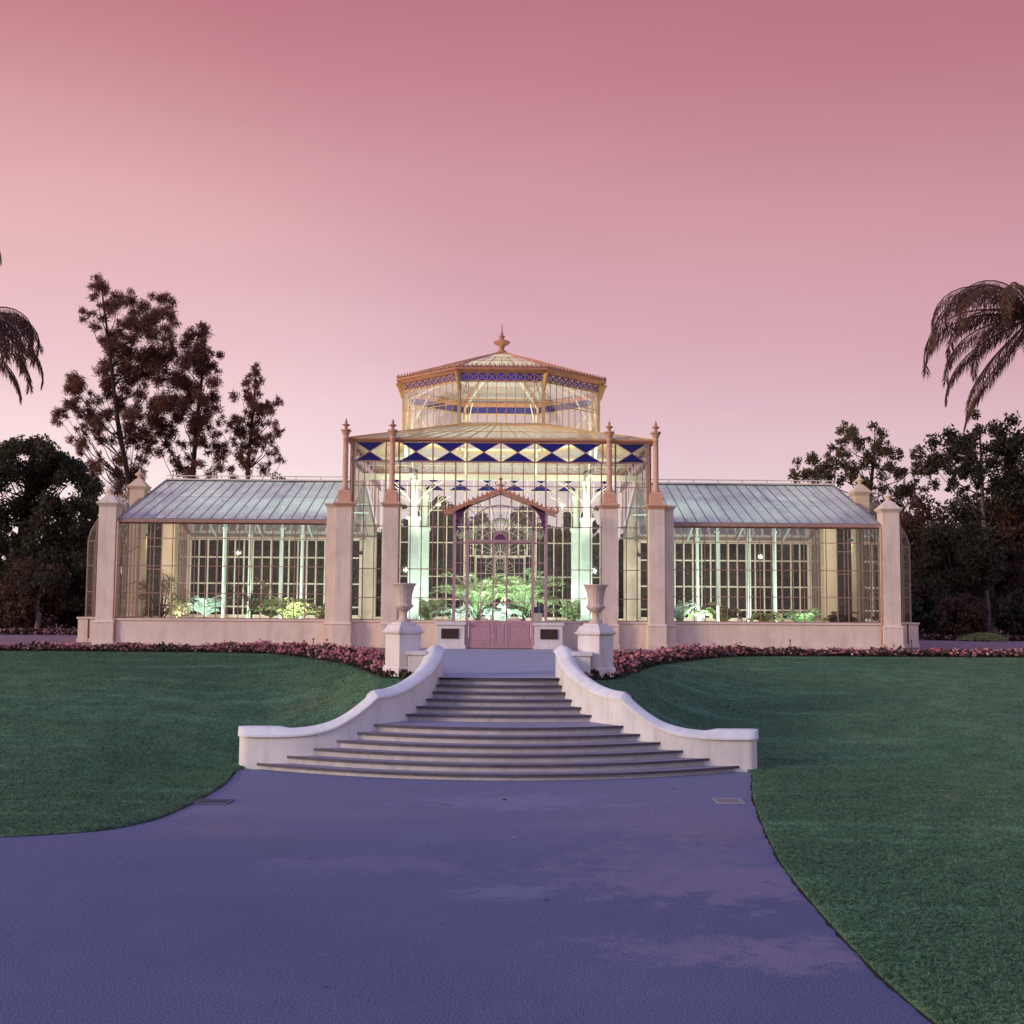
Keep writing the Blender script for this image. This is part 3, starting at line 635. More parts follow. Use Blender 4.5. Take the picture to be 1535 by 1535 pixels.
for s in (-1, 1):
    pier(s * 3.88, 41.98, .54, .54, 4.92, 'column')
    pier(s * 5.55, 41.98, .56, .54, 4.92, 'column')
    pier(s * 6.02, 42.28, .36, .42, 4.92, 'flat')
    pier(s * 14.08, 42.62, .62, .58, 4.92, 'finial')
    pier(s * 13.92, 45.42, .56, .56, 5.80, 'finial', mat='stucco_lamplit')
    pier(s * 13.92, 49.88, .56, .56, 5.80, 'finial', mat='stucco_lamplit')
    pier(s * 14.08, 52.6, .62, .58, 4.92, 'finial')
    pier(s * 5.85, 53.15, .56, .5, 4.92, 'flat')
    # small rear columns behind the corner ones
    c = MB(); c.lathe(s * 5.42, 43.3, [(.09, Z(5.2)), (.085, Z(7.2)), (.12, Z(7.3)), (.13, Z(7.4))], 12); c.build('side_column', M['salmon'], PH, True)

# wings
for s in (-1, 1):
    X0, X1 = 6.2, 13.78
    f = panel('front_glazing', (s * X0, 42.58, Z(H0 + .02)), (s * X1, 42.58, Z(H0 + .02)), (s * X1, 42.58, Z(4.36)), (s * X0, 42.58, Z(4.36)), 19, [.265, .55, .84], .030, M['bar'], M['glass'], edge=.06)
    panel('rear_glazing', (s * X0, 52.62, Z(H0 + .02)), (s * X1, 52.62, Z(H0 + .02)), (s * X1, 52.62, Z(4.36)), (s * X0, 52.62, Z(4.36)), 19, [.12, .42, .76], .06, M['bar_cream'], M['glass'], edge=.12)
    # gutter
    m = MB(); a, b = sorted((s * 6.0, s * 13.9)); m.box(a, b, 42.43, 42.62, Z(4.37), Z(4.50)); m.build('gutter', M['gutter'], PH, bevel=.02); m = MB(); m.box(a, b, 52.58, 52.77, Z(4.37), Z(4.50)); m.build('gutter', M['gutter'], PH, bevel=.02)
    panel('roof_slope', (s * 5.5, 42.56, Z(4.50)), (s * 13.80, 42.56, Z(4.50)), (s * 13.5, 47.6, Z(6.42)), (s * 5.5, 47.6, Z(6.42)), 20, [], .028, M['lead'], M['roof_glass'], edge=.07)
    panel('roof_slope', (s * 5.5, 52.64, Z(4.50)), (s * 13.80, 52.64, Z(4.50)), (s * 13.5, 47.6, Z(6.42)), (s * 5.5, 47.6, Z(6.42)), 20, [], .028, M['lead'], M['roof_glass'], edge=.07)
    m = MB(); a, b = sorted((s * 5.6, s * 13.5)); m.box(a, b, 47.52, 47.68, Z(6.44), Z(6.50))
    k = a + .2
    while k < b: m.box(k, k + .03, 47.58, 47.62, Z(6.502), Z(6.60)); k += 1.0
    m.box(a, b, 47.57, 47.63, Z(6.602), Z(6.635)); m.build('ridge_rail', M['bar_cream'], PH)
    # gable end
    for y0, y1, z1 in ((42.9, 45.15, None), (52.35, 50.15, None)):
        zr = lambda y: Z(4.45) + (Z(6.42) - Z(4.45)) * (1 - abs(y - 47.6) / 5.02)
        panel('gable_glazing', (s * 13.8, y0, Z(H0 + .02)), (s * 13.8, y1, Z(H0 + .02)), (s * 13.8, y1, zr(y1)), (s * 13.8, y0, zr(y0)), 5, [.3, .6], .035, M['bar'], M['glass'], edge=.07)
    # bowed end bay
    prof = [(15.82, H0 + .02), (15.82, 3.85), (15.72, 4.25), (15.46, 4.70), (15.06, 5.15), (14.6, 5.58), (14.1, 5.98)]
    bx = MB(); gx = MB()
    for a, b in zip(prof, prof[1:]):
        for k in range(7):
            y = 45.46 + (49.84 - 45.46) * k / 6; bx.bar((s * a[0], y, Z(a[1])), (s * b[0], y, Z(b[1])), .045)
        gx.quad((s * a[0], 45.46, Z(a[1])), (s * a[0], 49.84, Z(a[1])), (s * b[0], 49.84, Z(b[1])), (s * b[0], 45.46, Z(b[1])))
    for a in prof: bx.bar((s * a[0], 45.46, Z(a[1])), (s * a[0], 49.84, Z(a[1])), .04)
    for yy in (45.46, 49.84):
        for k in range(5):
            x = 14.25 + 1.57 * k / 5; zt = float(np.interp(x, [q[0] for q in prof[::-1][:-1]], [q[1] for q in prof[::-1][:-1]])); bx.bar((s * x, yy, Z(H0)), (s * x, yy, Z(zt)), .035)
        for z in (1.9, 2.9, 3.85): bx.bar((s * 14.2, yy, Z(z)), (s * 15.82, yy, Z(z)), .035)
        pl = [(s * 14.2, yy, Z(H0 + .02))] + [(s * q[0], yy, Z(q[1])) for q in prof]; gx.add(pl + [(s * 14.2, yy, Z(5.98))], [tuple(range(len(pl) + 1))])
    o = bx.build('end_bay', M['bar'], PH); gx.build('glass', M['glass'], o)
    # downpipe by the corner pier
    m = MB(); m.tube([(s * 13.70, 42.36, Z(4.4)), (s * 13.70, 42.36, Z(.1))], .035, 10); m.build('downpipe', M['salmon'], PH, True)

# central pavilion
def bowtie(m, bars, x0, x1, y, z0, z1):
    zm = (z0 + z1) / 2; xm = (x0 + x1) / 2; g = .03
    m.plate([(x0 + g, y, z1 - .015), (x1 - g, y, z1 - .015), (xm, y, zm + .01)], .012); m.plate([(x0 + g, y, z0 + .015), (xm, y, zm - .01), (x1 - g, y, z0 + .015)], .012)
    for a, b in (((x0 + g, z1), (x1 - g, z0)), ((x0 + g, z0), (x1 - g, z1))): bars.bar((a[0], y - .02, a[1]), (b[0], y - .02, b[1]), .022)
def facade(yf, yo, bm_, porch):
    xs = [-3.66, 3.66]; zt = 6.62; zf = 7.32
    trs = [z for z in (1.72, 2.75, 4.28, 5.0, 5.74)]
    fr = lambda z: (z - H0) / (zt - H0)
    parts = []
    for x0, x1, nu in ((-3.62, -1.62, 5), (1.62, 3.62, 5), (-5.28, -4.12, 3), (4.12, 5.28, 3)):
        parts.append(panel('tall_glazing', (x0, yf, Z(H0 + .02)), (x1, yf, Z(H0 + .02)), (x1, yf, Z(zt)), (x0, yf, Z(zt)), nu, [fr(z) for z in trs], .030 if yf < 45 else .05, bm_, M['glass'], edge=.055))
    panel('tall_glazing', (-1.62, yf, Z(3.7)), (1.62, yf, Z(3.7)), (1.62, yf, Z(zt)), (-1.62, yf, Z(zt)), 8, [(z - 3.7) / (zt - 3.7) for z in (5.0, 5.74)], .030 if yf < 45 else .05, bm_, M['glass'], edge=.05)
    b = MB(); t = MB(); g = MB()
    for k in range(6): bowtie(t, b, -3.66 + 1.22 * k, -3.66 + 1.22 * (k + 1), yf, Z(zt), Z(zf))
    for x0, x1 in ((-5.28, -4.14), (4.14, 5.28)): bowtie(t, b, x0, x1, yf, Z(zt), Z(zf))
    for k in range(7): b.bar((-3.66 + 1.22 * k, yf - .03, Z(zt) if k % 1 else Z(zt - .0)), (-3.66 + 1.22 * k, yf - .03, Z(zf)), .055)
    for x in (-5.3, -4.12, 4.12, 5.3): b.bar((x, yf - .03, Z(H0 + .06)), (x, yf - .03, Z(zf)), .06)
    b.bar((-5.3, yf, Z(zt)), (5.3, yf, Z(zt)), .035); 
    o = b.build('frieze', bm_, PH); t.build('blue_glass', M['blue'], o)
    g.quad((-5.3, yf + .03, Z(zt)), (5.3, yf + .03, Z(zt)), (5.3, yf + .03, Z(zf)), (-5.3, yf + .03, Z(zf))); g.build('glass', M['glass'], o)
    c = MB(); y0, y1 = sorted((yf - .1 * yo, yf + .12 * yo)); c.box(-5.55, 5.55, y0, y1, Z(zf) + .002, Z(zf + .05)); y0, y1 = sorted((yf - .16 * yo, yf + .1 * yo)); c.box(-5.6, 5.6, y0, y1, Z(zf + .052), Z(zf + .11))
    c.build('cornice', M['terracotta'], PH, bevel=.01)
facade(42.18, 1, M['bar'], True)
facade(53.22, -1, M['bar_cream'], True)
for s in (-1, 1):   # flanks above the wing roofs
    b = MB(); t = MB(); g = MB()
    for k in range(9):
        y0 = 42.3 + 1.21 * k; zm = Z(6.97)
        for tri in (((y0 + .03, Z(7.3)), (y0 + 1.18, Z(7.3)), (y0 + .605, zm)), ((y0 + .03, Z(6.64)), (y0 + .605, zm), (y0 + 1.18, Z(6.64)))):
            t.add([(s * 5.4 - .006, a, c) for a, c in tri] + [(s * 5.4 + .006, a, c) for a, c in tri], [(0, 1, 2), (5, 4, 3), (0, 3, 4, 1), (1, 4, 5, 2), (2, 5, 3, 0)])
        b.bar((s * 5.4, y0, Z(4.62 + 1.88 * (1 - abs(y0 - 47.6) / 5.4))), (s * 5.4, y0, Z(7.32)), .045)
    b.bar((s * 5.4, 42.2, Z(6.62)), (s * 5.4, 53.2, Z(6.62)), .04); b.box(s * 5.4 - .12, s * 5.4 + .12, 42.32, 53.08, Z(7.322), Z(7.42))
    g.add([(s * 5.43, 42.3, Z(4.62)), (s * 5.43, 47.6, Z(6.5)), (s * 5.43, 53.2, Z(4.62)), (s * 5.43, 53.2, Z(7.32)), (s * 5.43, 42.3, Z(7.32))], [(0, 1, 2, 3, 4)])
    o = b.build('flank_glazing', M['bar'], PH); t.build('blue_glass', M['blue'], o); g.build('glass', M['glass'], o)

OC = (0, 47.5)
def octa(a, z): return [Vector((OC[0] + a / math.cos(R(22.5)) * math.cos(R(-112.5 + 45 * k)), OC[1] + a / math.cos(R(22.5)) * math.sin(R(-112.5 + 45 * k)), Z(z))) for k in range(8)]
o0 = octa(3.83, 8.20); cn = [Vector((x, y, Z(7.44))) for x, y in ((-5.5, 42.05), (5.5, 42.05), (5.5, 53.3), (-5.5, 53.3))]
for k in range(4):
    panel('pavilion_roof', cn[k], cn[(k + 1) % 4], o0[2 * k + 1], o0[2 * k], 18, [.5], .03, M['ochre'], M['pavilion_glass'], edge=.06)
    m = MB(); A = cn[(k + 1) % 4]; B = o0[2 * k + 1]; C = o0[(2 * k + 2) % 8]
    for t in (.33, .66): m.bar(A, B.lerp(C, t), .03)
    h = m.build('pavilion_roof', M['ochre'], PH); g = MB(); g.add([A, B, C], [(0, 1, 2)]); g.build('glass', M['pavilion_glass'], h)
LAN = empty('lantern', PH, (0, 47.5, Z(8.2)))
top = octa(3.83, 9.84); bot = o0
for k in range(8):
    a, b = bot[k], bot[(k + 1) % 8]; c, d = top[(k + 1) % 8], top[k]
    m = MB(); L = lambda s_, t_: a.lerp(b, s_).lerp(d.lerp(c, s_), t_)
panes = MB(); bars = MB(); posts = MB(); fr = MB(); frb = MB()
up = octa(3.83, 10.15)
for k in range(8):
    a, b = bot[k], bot[(k + 1) % 8]; c, d = top[(k + 1) % 8], top[k]; e, f = up[(k + 1) % 8], up[k]
    for j in range(1, 9): bars.bar(a.lerp(b, j / 9), d.lerp(c, j / 9), .028)
    for t in (.50, .58): bars.bar(a.lerp(d, t), b.lerp(c, t), .026)
    bars.bar(a, b, .09); bars.bar(d, c, .05)
    panes.quad(a, b, c, d); pm = MB(); pm.bar(a, f, .10); pm.build('corner_post', M['ochre'], LAN)
    fr.quad(d, c, e, f)
    for j in range(9):
        p0, p1 = d.lerp(c, j / 9), d.lerp(c, (j + 1) / 9); q0, q1 = f.lerp(e, j / 9), f.lerp(e, (j + 1) / 9)
        nrm = ((a + b) / 2 - Vector((0, 47.5, a.z))).normalized() * .03
        frb.bar(p0 + nrm, q1 + nrm, .028); frb.bar(p1 + nrm, q0 + nrm, .028); frb.bar(p0 + nrm, q0 + nrm, .03)
bars.build('glazing_bars', M['ochre'], LAN); panes.build('glass', M['lantern_glass'], LAN); 
fr.build('blue_band', M['blue'], LAN); frb.build('lattice', M['terracotta'], LAN)
# cornice, brackets, cresting
LC = empty('lantern_roof', PH, (0, 47.5, Z(10.15)))
def octring(prof):
    m = MB(); rings = [octa(a, z) for a, z in prof]; b = len(m.v)
    for r in rings: m.v += [tuple(p) for p in r]
    for i in range(len(rings)):
        j = (i + 1) % len(rings)
        for k in range(8): m.f.append((i * 8 + k, i * 8 + (k + 1) % 8, j * 8 + (k + 1) % 8, j * 8 + k))
    return m
octring([(3.80, 10.152), (3.90, 10.152), (3.96, 10.20), (4.06, 10.25), (4.12, 10.26), (4.12, 10.32), (4.06, 10.34), (3.9, 10.36), (3.8, 10.36)]).build('cornice', M['terracotta'], LC)
m = MB(); e0 = octa(4.09, 10.34); e1 = octa(4.09, 10.46)
for k in range(8):
    m.bar(e0[k].lerp(e1[k], .35), e0[(k + 1) % 8].lerp(e1[(k + 1) % 8], .35), .022)
    for j in range(20):
        p = e0[k].lerp(e0[(k + 1) % 8], (j + .5) / 20); m.lathe(p.x, p.y, [(.035, p.z), (.05, p.z + .05), (.025, p.z + .085), (.03, p.z + .10), (.004, p.z + .15)], 5)
m.build('cresting', M['terracotta'], LC)
for k in range(8):
    m = MB(); v = octa(1, 0)[k] - Vector((0, 47.5, Z(0))); v.normalize(); b = up[k]
    pts = [(0, -.62), (.05, -.60), (.12, -.38), (.20, -.2), (.30, -.02), (.0, -.02)]
    s_ = v.cross(Vector((0, 0, 1))) * .035; P_ = [b + v * (.05 + d_) + Vector((0, 0, h_)) for d_, h_ in pts]; n = len(pts)
    m.add([p - s_ for p in P_] + [p + s_ for p in P_], [tuple(range(n)), tuple(range(2 * n - 1, n - 1, -1))] + [(i, n + i, n + (i + 1) % n, (i + 1) % n) for i in range(n)])
    m.build('bracket', M['ochre'], LC)
prof = [(4.0, 10.36), (2.75, 10.84), (1.6, 11.24), (.85, 11.50), (.30, 11.66), (.12, 11.74)]
g = MB(); b = MB()
for (a0, z0), (a1, z1) in zip(prof, prof[1:]):
    r0, r1 = octa(a0, z0), octa(a1, z1)
    for k in range(8):
        k2 = (k + 1) % 8; g.quad(r0[k], r0[k2], r1[k2], r1[k]); b.bar(r0[k], r1[k], .07)
        for j in range(1, 6):
            if a0 > 1.7: b.bar(r0[k].lerp(r0[k2], j / 6), r1[k].lerp(r1[k2], j / 6), .025)
        b.bar(r0[k], r0[k2], .025)
b.build('ribs', M['terracotta'], LC); g.build('glass', M['pavilion_glass'], LC)
f = MB(); f.lathe(0, 47.5, [(.26, Z(11.70)), (.24, Z(11.78)), (.12, Z(11.85)), (.09, Z(11.95)), (.14, Z(11.98)), (.10, Z(12.02)), (.24, Z(12.08)), (.33, Z(12.15)), (.34, Z(12.2)), (.22, Z(12.25)), (.10, Z(12.30)), (.08, Z(12.36)), (.13, Z(12.40)), (.12, Z(12.45)), (.05, Z(12.50)), (.06, Z(12.56)), (.03, Z(12.6)), (.022, Z(12.8)), (.006, Z(12.98))], 20); f.build('finial', M['terracotta'], PH, True)

# porches
def porch(sy, y0, y1, bmat, frame_mat, plate_mat):
    po = empty('porch', PH, (0, y0, T))
    q = lambda x, z, dy=0: (x, y0 + dy * sy, Z(z))
    m = MB()
    for s in (-1, 1):
        m.bar(q(s * 1.59, H0), q(s * 1.59, 4.70), .10); m.bar(q(s * 1.13, .02), q(s * 1.13, 3.72), .10); m.bar(q(s * 1.13, 3.72), q(s * 1.13, 5.0), .04)
        m.bar((s * 1.59, y0 + .06 * sy, Z(4.6)), (s * 1.59, y1, Z(4.6)), .06)
        for k in range(1, 4): m.bar((s * 1.59, y0 + (y1 - y0) * k / 4, Z(H0)), (s * 1.59, y0 + (y1 - y0) * k / 4, Z(4.6)), .03)
        for z in (1.72, 2.3, 2.95, 4.28): m.bar(q(s * 1.18, z), q(s * 1.54, z), .03)
        m.bar(q(s * 1.36, H0), q(s * 1.36, 4.8), .02)
    m.bar(q(-1.18, 3.70), q(1.18, 3.70), .09)
    m.build('posts', frame_mat, po)
    # gable
    G = [(-1.93, 4.68), (-1.56, 4.80), (-.87, 5.12), (0, 5.46), (.87, 5.12), (1.56, 4.80), (1.93, 4.68)]
    m = MB(); m.path([q(x, z, -.08) for x, z in G], .11, .14); m.path([q(x, z - .12, -.02) for x, z in G], .05, .05)
    for s in (-1, 1): m.path([q(s * 1.93, 4.68, -.08), q(s * 2.0, 4.72, -.08), q(s * 1.99, 4.86, -.08), q(s * 1.93, 4.93, -.08)], .06); m.path([q(s * 1.93, 4.7, -.08), q(s * 1.80, 4.86, -.08)], .05)
    for k in range(1, 12):
        for s in (-1, 1):
            x = s * 1.9 * k / 12; z = np.interp(abs(x), [0, .87, 1.56, 1.93], [5.46, 5.12, 4.80, 4.68]); m.lathe(x, y0 - .08 * sy, [(.03, Z(z + .05)), (.04, Z(z + .10)), (.005, Z(z + .17))], 6)
    gb = m.build('gable', M['terracotta'] if sy > 0 else M['cream'], po)
    m = MB(); m.lathe(0, y0 - .08 * sy, [(.09, Z(5.5)), (.05, Z(5.58)), (.10, Z(5.63)), (.05, Z(5.70)), (.03, Z(5.8)), (.07, Z(5.86)), (.02, Z(5.92)), (.006, Z(6.06))], 10)
    for s in (-1, 1): m.path([q(0, 5.62, -.08), q(s * .16, 5.66, -.08), q(s * .19, 5.74, -.08), q(s * .13, 5.78, -.08)], .03)
    m.build('finial', M['terracotta'] if sy > 0 else M['cream'], gb)
    # roof panes
    m = MB(); g = MB()
    for (xa, za), (xb, zb) in zip(G, G[1:]):
        g.quad((xa, y0, Z(za)), (xb, y0, Z(zb)), (xb, y1, Z(zb)), (xa, y1, Z(za)))
        m.bar((xa, y0, Z(za)), (xa, y1, Z(za)), .035)
    r = m.build('roof', bmat, po); g.build('glass', M['pavilion_glass'], r)
    # fan light
    m = MB(); c = (0, 3.75)
    for k in range(1, 12):
        a = math.pi * k / 12; dx, dz = math.cos(a), math.sin(a); t = .22
        while t < 1.75:
            x = c[0] + dx * t; z = c[1] + dz * t
            lim = np.interp(abs(x), [0, .87, 1.56, 1.93], [5.40, 5.06, 4.74, 4.62])
            if z > lim or abs(x) > 1.55: break
            t += .03
        m.bar(q(c[0] + dx * .2, c[1] + dz * .2), q(c[0] + dx * t, c[1] + dz * t), .024)
    for rr in (.22, 1.2): m.path([q(rr * math.cos(math.pi * k / 24), c[1] + rr * math.sin(math.pi * k / 24)) for k in range(25)], .04)
    fl = m.build('fan_light', frame_mat, po)
    g = MB(); g.add([q(-1.56, 3.75), q(1.56, 3.75), q(1.56, 4.76), q(.87, 5.08), q(0, 5.40), q(-.87, 5.08), q(-1.56, 4.76)], [(0, 1, 2, 3, 4, 5, 6)])
    for s in (-1, 1): g.quad(q(s * 1.16, H0), q(s * 1.56, H0), q(s * 1.56, 3.74), q(s * 1.16, 3.74)); g.quad((s * 1.59, y0, Z(H0)), (s * 1.59, y1, Z(H0)), (s * 1.59, y1, Z(4.6)), (s * 1.59, y0, Z(4.6)))
    g.build('glass', M['glass'], po)
    m = MB(); m.plate([q(.19 * math.cos(math.pi * k / 12), 3.76 + .19 * math.sin(math.pi * k / 12)) for k in range(13)], .03); m.build('fan_boss', M['purple'], po)
    # brackets with scrolls
    for s in (-1, 1):
        m = MB(); P0 = [(1.54, 3.92), (1.54, 4.70), (1.50, 4.76), (.98, 5.00), (1.12, 4.86), (1.28, 4.68), (1.40, 4.44), (1.47, 4.2)]
        m.plate([q(s * x, z, -.03) for x, z in P0], .03)
        for (x, z, r_) in ((1.46, 4.62, .07), (1.40, 4.74, .05), (1.25, 4.82, .045), (1.50, 4.40, .04), (1.51, 4.2, .03)):
            m.tube([q(s * x + r_ * math.cos(k * math.pi / 6), z + r_ * math.sin(k * math.pi / 6), -.06) for k in range(13)], .014, 6)
        m.build('bracket', plate_mat, po)
    # door
    d = MB()
    for x in (-.235, .235): d.bar(q(x, .04), q(x, 3.66), .055)
    for z in (1.58, 2.22, 2.95): d.bar(q(-1.08, z), q(1.08, z), .026)
    for x in (-.66, .66): d.bar(q(x, .92), q(x, 3.66), .022)
    d.bar(q(-1.09, .93), q(1.09, .93), .07); d.bar(q(-1.09, .06), q(1.09, .06), .07)
    for k in range(1, 12):
        a = math.pi * k / 12; d.bar(q(.2 * math.cos(a), 2.95 + .2 * math.sin(a), .04), q(.68 * math.cos(a), 2.95 + .68 * math.sin(a), .04), .018)
    d.path([q(.68 * math.cos(math.pi * k / 16), 2.95 + .68 * math.sin(math.pi * k / 16), .04) for k in range(17)], .022)
    do = d.build('door', M['door'] if sy > 0 else bmat, po)
    g = MB(); g.quad(q(-1.08, .95), q(1.08, .95), q(1.08, 3.66), q(-1.08, 3.66)); g.build('glass', M['glass'], do)
    m = MB()
    for xa, xb in ((-1.07, -.27), (-.20, .20), (.27, 1.07)):
        x_, X_ = sorted((xa, xb)); ya, yb = sorted((y0 - .01, y0 + .03)); m.box(x_, X_, ya, yb, Z(.10), Z(.89))
        yy = y0 - .022 * sy
        for (xx, XX, za, zb) in ((x_ + .05, X_ - .05, .17, .20), (x_ + .05, X_ - .05, .79, .82), (x_ + .05, x_ + .08, .201, .789), (X_ - .08, X_ - .05, .201, .789), (x_ + .10, X_ - .10, .28, .30)):
            ya, yb = sorted((yy, y0 - .011 * sy)); m.box(xx, XX, ya, yb, Z(za), Z(zb))
    m.build('door_panel', M['door'], do)
    m = MB()
    for s in (-1, 1): m.bar(q(s * .235, 1.10, -.05), q(s * .235, 1.30, -.05), .02)
    m.build('handle', M['bronze'], do)
    # blocks either side, with plaques
    for s in (-1, 1):
        m = MB(); xa, xb = sorted((s * 1.20, s * 2.17)); ya, yb = sorted((y0 - .12 * sy, y1 - .05 * sy)); m.box(xa, xb, ya, yb, T - .05, Z(.80)); m.box(xa - .04, xb + .04, ya - .04, yb, T - .05, Z(.12)); m.box(xa - .05, xb + .05, ya - .05, yb, Z(.802), Z(.90))
        m.build('side_block', M['stucco_pale'], po, bevel=.01)
        if sy > 0:
            f_ = y0 - .12; pl = MB(); c_ = s * 1.70
            pl.box(c_ - .30, c_ + .30, f_ - .022, f_ - .001, Z(.34), Z(.68)); 
            for xx, XX, za, zb in ((c_ - .30, c_ + .30, .655, .68), (c_ - .30, c_ + .30, .34, .365), (c_ - .30, c_ - .275, .366, .654), (c_ + .275, c_ + .30, .366, .654)): pl.box(xx, XX, f_ - .032, f_ - .0225, Z(za), Z(zb))
            pl.build('plaque', M['bronze'], po)
porch(1, 40.85, 42.15, M['bar'], M['door'], M['purple'])
porch(-1, 54.5, 53.25, M['bar_cream'], M['bar_cream'], M['bar_cream'])

# interior ironwork
def icolumn(cx, cy, ztop, wide=True):
    m = MB()
    if wide:
        m.cbox(cx, cy, .40, .40, Z(0), Z(4.62)); m.frus(cx, cy, .40, .40, Z(4.622), .50, .50, Z(4.7)); m.cbox(cx, cy, .52, .52, Z(4.702), Z(4.78)); m.lathe(cx, cy, [(.15, Z(4.78)), (.13, Z(4.9)), (.125, Z(ztop - .3)), (.16, Z(ztop - .2)), (.2, Z(ztop))], 16)
        for x_ in (-.12, 0, .12): m.box(cx + x_ - .02, cx + x_ + .02, cy - .215, cy - .2005, Z(.3), Z(4.5))
    else:
        m.lathe(cx, cy, [(.11, Z(0)), (.11, Z(.9)), (.075, Z(1.0)), (.07, Z(ztop - 1.2)), (.10, Z(ztop - 1.18)), (.10, Z(ztop - 1.1)), (.06, Z(ztop - 1.08)), (.06, Z(ztop))], 12)
    o = m.build('iron_column', M['column'] if wide else M['column'], PH, False)
    b = MB()
    for a in range(4):
        dx, dy = math.cos(a * math.pi / 2), math.sin(a * math.pi / 2); L = 1.1 if wide else .75
        pts = [(cx + dx * L * t * t * 1.0, cy + dy * L * t * t, Z(ztop - .05 - L * (1 - t) * 1.1)) for t in (0.05, .3, .5, .7, .85, 1)]
        b.path(pts, .035)
        b.path([(cx + dx * L * .25, cy + dy * L * .25, Z(ztop - .08)), pts[2], (cx + dx * L * .7, cy + dy * L * .7, Z(ztop - .08)), pts[4]], .022)
    b.build('bracket', M['cream'] if wide else M['column'], o)
for s in (-1, 1):
    for y in (44.5, 50.6):
        icolumn(s * 3.25, y, 6.2)
    for x in (8.35, 10.55):
        for y in (45.3, 49.9): icolumn(s * x, y, 5.5, False)
m = MB()
for y in (44.5,):
    m.box(-5.35, 5.35, y - .08, y + .08, Z(6.21), Z(6.42)); m.box(-5.35, 5.35, y - .05, y + .05, Z(6.98), Z(7.06))
    for k in range(25): m.box(-4.8 + .4 * k - .012, -4.8 + .4 * k + .012, y - .012, y + .012, Z(6.60), Z(6.72))
    m.box(-5.35, 5.35, y - .015, y + .015, Z(6.73), Z(6.755))
for x in (-3.25, 3.25): m.box(x - .07, x + .07, 44.59, 53.0, Z(6.22), Z(6.41)); m.box(x - .07, x + .07, 42.4, 44.41, Z(6.22), Z(6.41))
m.build('beams', M['cream'], PH)
m = MB()
for k in range(8):
    a = octa(3.7, 7.06)[k]; b_ = octa(3.75, 8.2)[k]; m.bar(a, b_, .08); m.bar(b_, octa(3.7, 9.8)[k], .07)
    c_ = octa(3.72, 8.25); m.bar(c_[k], c_[(k + 1) % 8], .09)
    v = octa(3.7, 9.75)[k]; w_ = octa(3.0, 10.2)[k]; m.bar(v - Vector((0, 0, .7)), w_, .04); m.bar(v - Vector((0, 0, .15)), octa(3.74, 9.0)[k].lerp(octa(3.74, 9.0)[(k + 1) % 8], .25), .03); m.bar(v, octa(3.74, 9.0)[k].lerp(octa(3.74, 9.0)[(k - 1) % 8], .25), .03)
    m.bar(octa(3.75, 10.1)[k], octa(.3, 11.55)[k], .06)
m.build('roof_frame', M['cream'], PH)
# wing roof trusses
for s in (-1, 1):
    m = MB()
    for x in (8.35, 10.55, 12.6):
        m.path([(s * x, 42.7, Z(4.42)), (s * x, 47.6, Z(6.33)), (s * x, 52.5, Z(4.42))], .06); m.bar((s * x, 45.3, Z(5.3)), (s * x, 49.9, Z(5.3)), .04)
    for y in (45.3, 49.9): m.bar((s * 5.6, y, Z(5.35)), (s * 13.7, y, Z(5.35)), .06)
    m.build('trusses', M['column'], PH)
m = MB(); m.box(-13.6, 13.6, 42.9, 52.4, T - .03, T + .03); m.build('floor', M['gravel'], PH)

# ------------------------------------------------------------------ floodlights inside
def lampdata(loc, e, c, tgt=None, size=1.6, parent=None):
    ld = bpy.data.lights.new('bulb', 'SPOT' if tgt else 'POINT'); ld.energy = e; ld.color = c; ld.shadow_soft_size = .08
    o = bpy.data.objects.new('bulb', ld); col.objects.link(o); o.location = loc
    if tgt: ld.spot_size = size; ld.spot_blend = .8; o.rotation_euler = (Vector(tgt) - Vector(loc)).to_track_quat('-Z', 'Y').to_euler()
    if parent: o.parent = parent; o.location = Vector(loc) - parent.location
    return o
LM = lampmat('lit_lens', (.85, 1, .82), 9)
def flood(loc, tgt, e, c, lab, stem=True, size=1.9):
    loc = Vector(loc); f = thing('floodlight', lab, 'floodlight', loc, group='floodlights inside the glasshouse')
    d = (Vector(tgt) - loc).normalized(); u = d.cross(Vector((0, 0, 1))).normalized(); w = u.cross(d)
    m = MB(); r0 = [loc + u * a * .05 + w * b * .04 - d * .14 for a, b in ((-1, -1), (1, -1), (1, 1), (-1, 1))]; r1 = [loc + u * a * .09 + w * b * .07 for a, b in ((-1, -1), (1, -1), (1, 1), (-1, 1))]; m.sweep([r0, r1]); m.build('housing', M['steel'], f)
    m = MB(); p = [loc + u * a * .075 + w * b * .055 + d * .006 for a, b in ((-1, -1), (1, -1), (1, 1), (-1, 1))]; m.quad(*p); m.build('lens', LM, f)
    m = MB()
    if stem: m.bar(loc - d * .08, (loc.x - d.x * .08, loc.y - d.y * .08, T + .03), .03)
    else: m.bar(loc - d * .08, loc - d * .08 + Vector((0, 0, .15)), .025)
    m.build('bracket', M['steel'], f)
    lampdata(loc + d * .06, e, c, tgt, size, f)
GW = (.80, 1, .84); WY = (1, .96, .76)
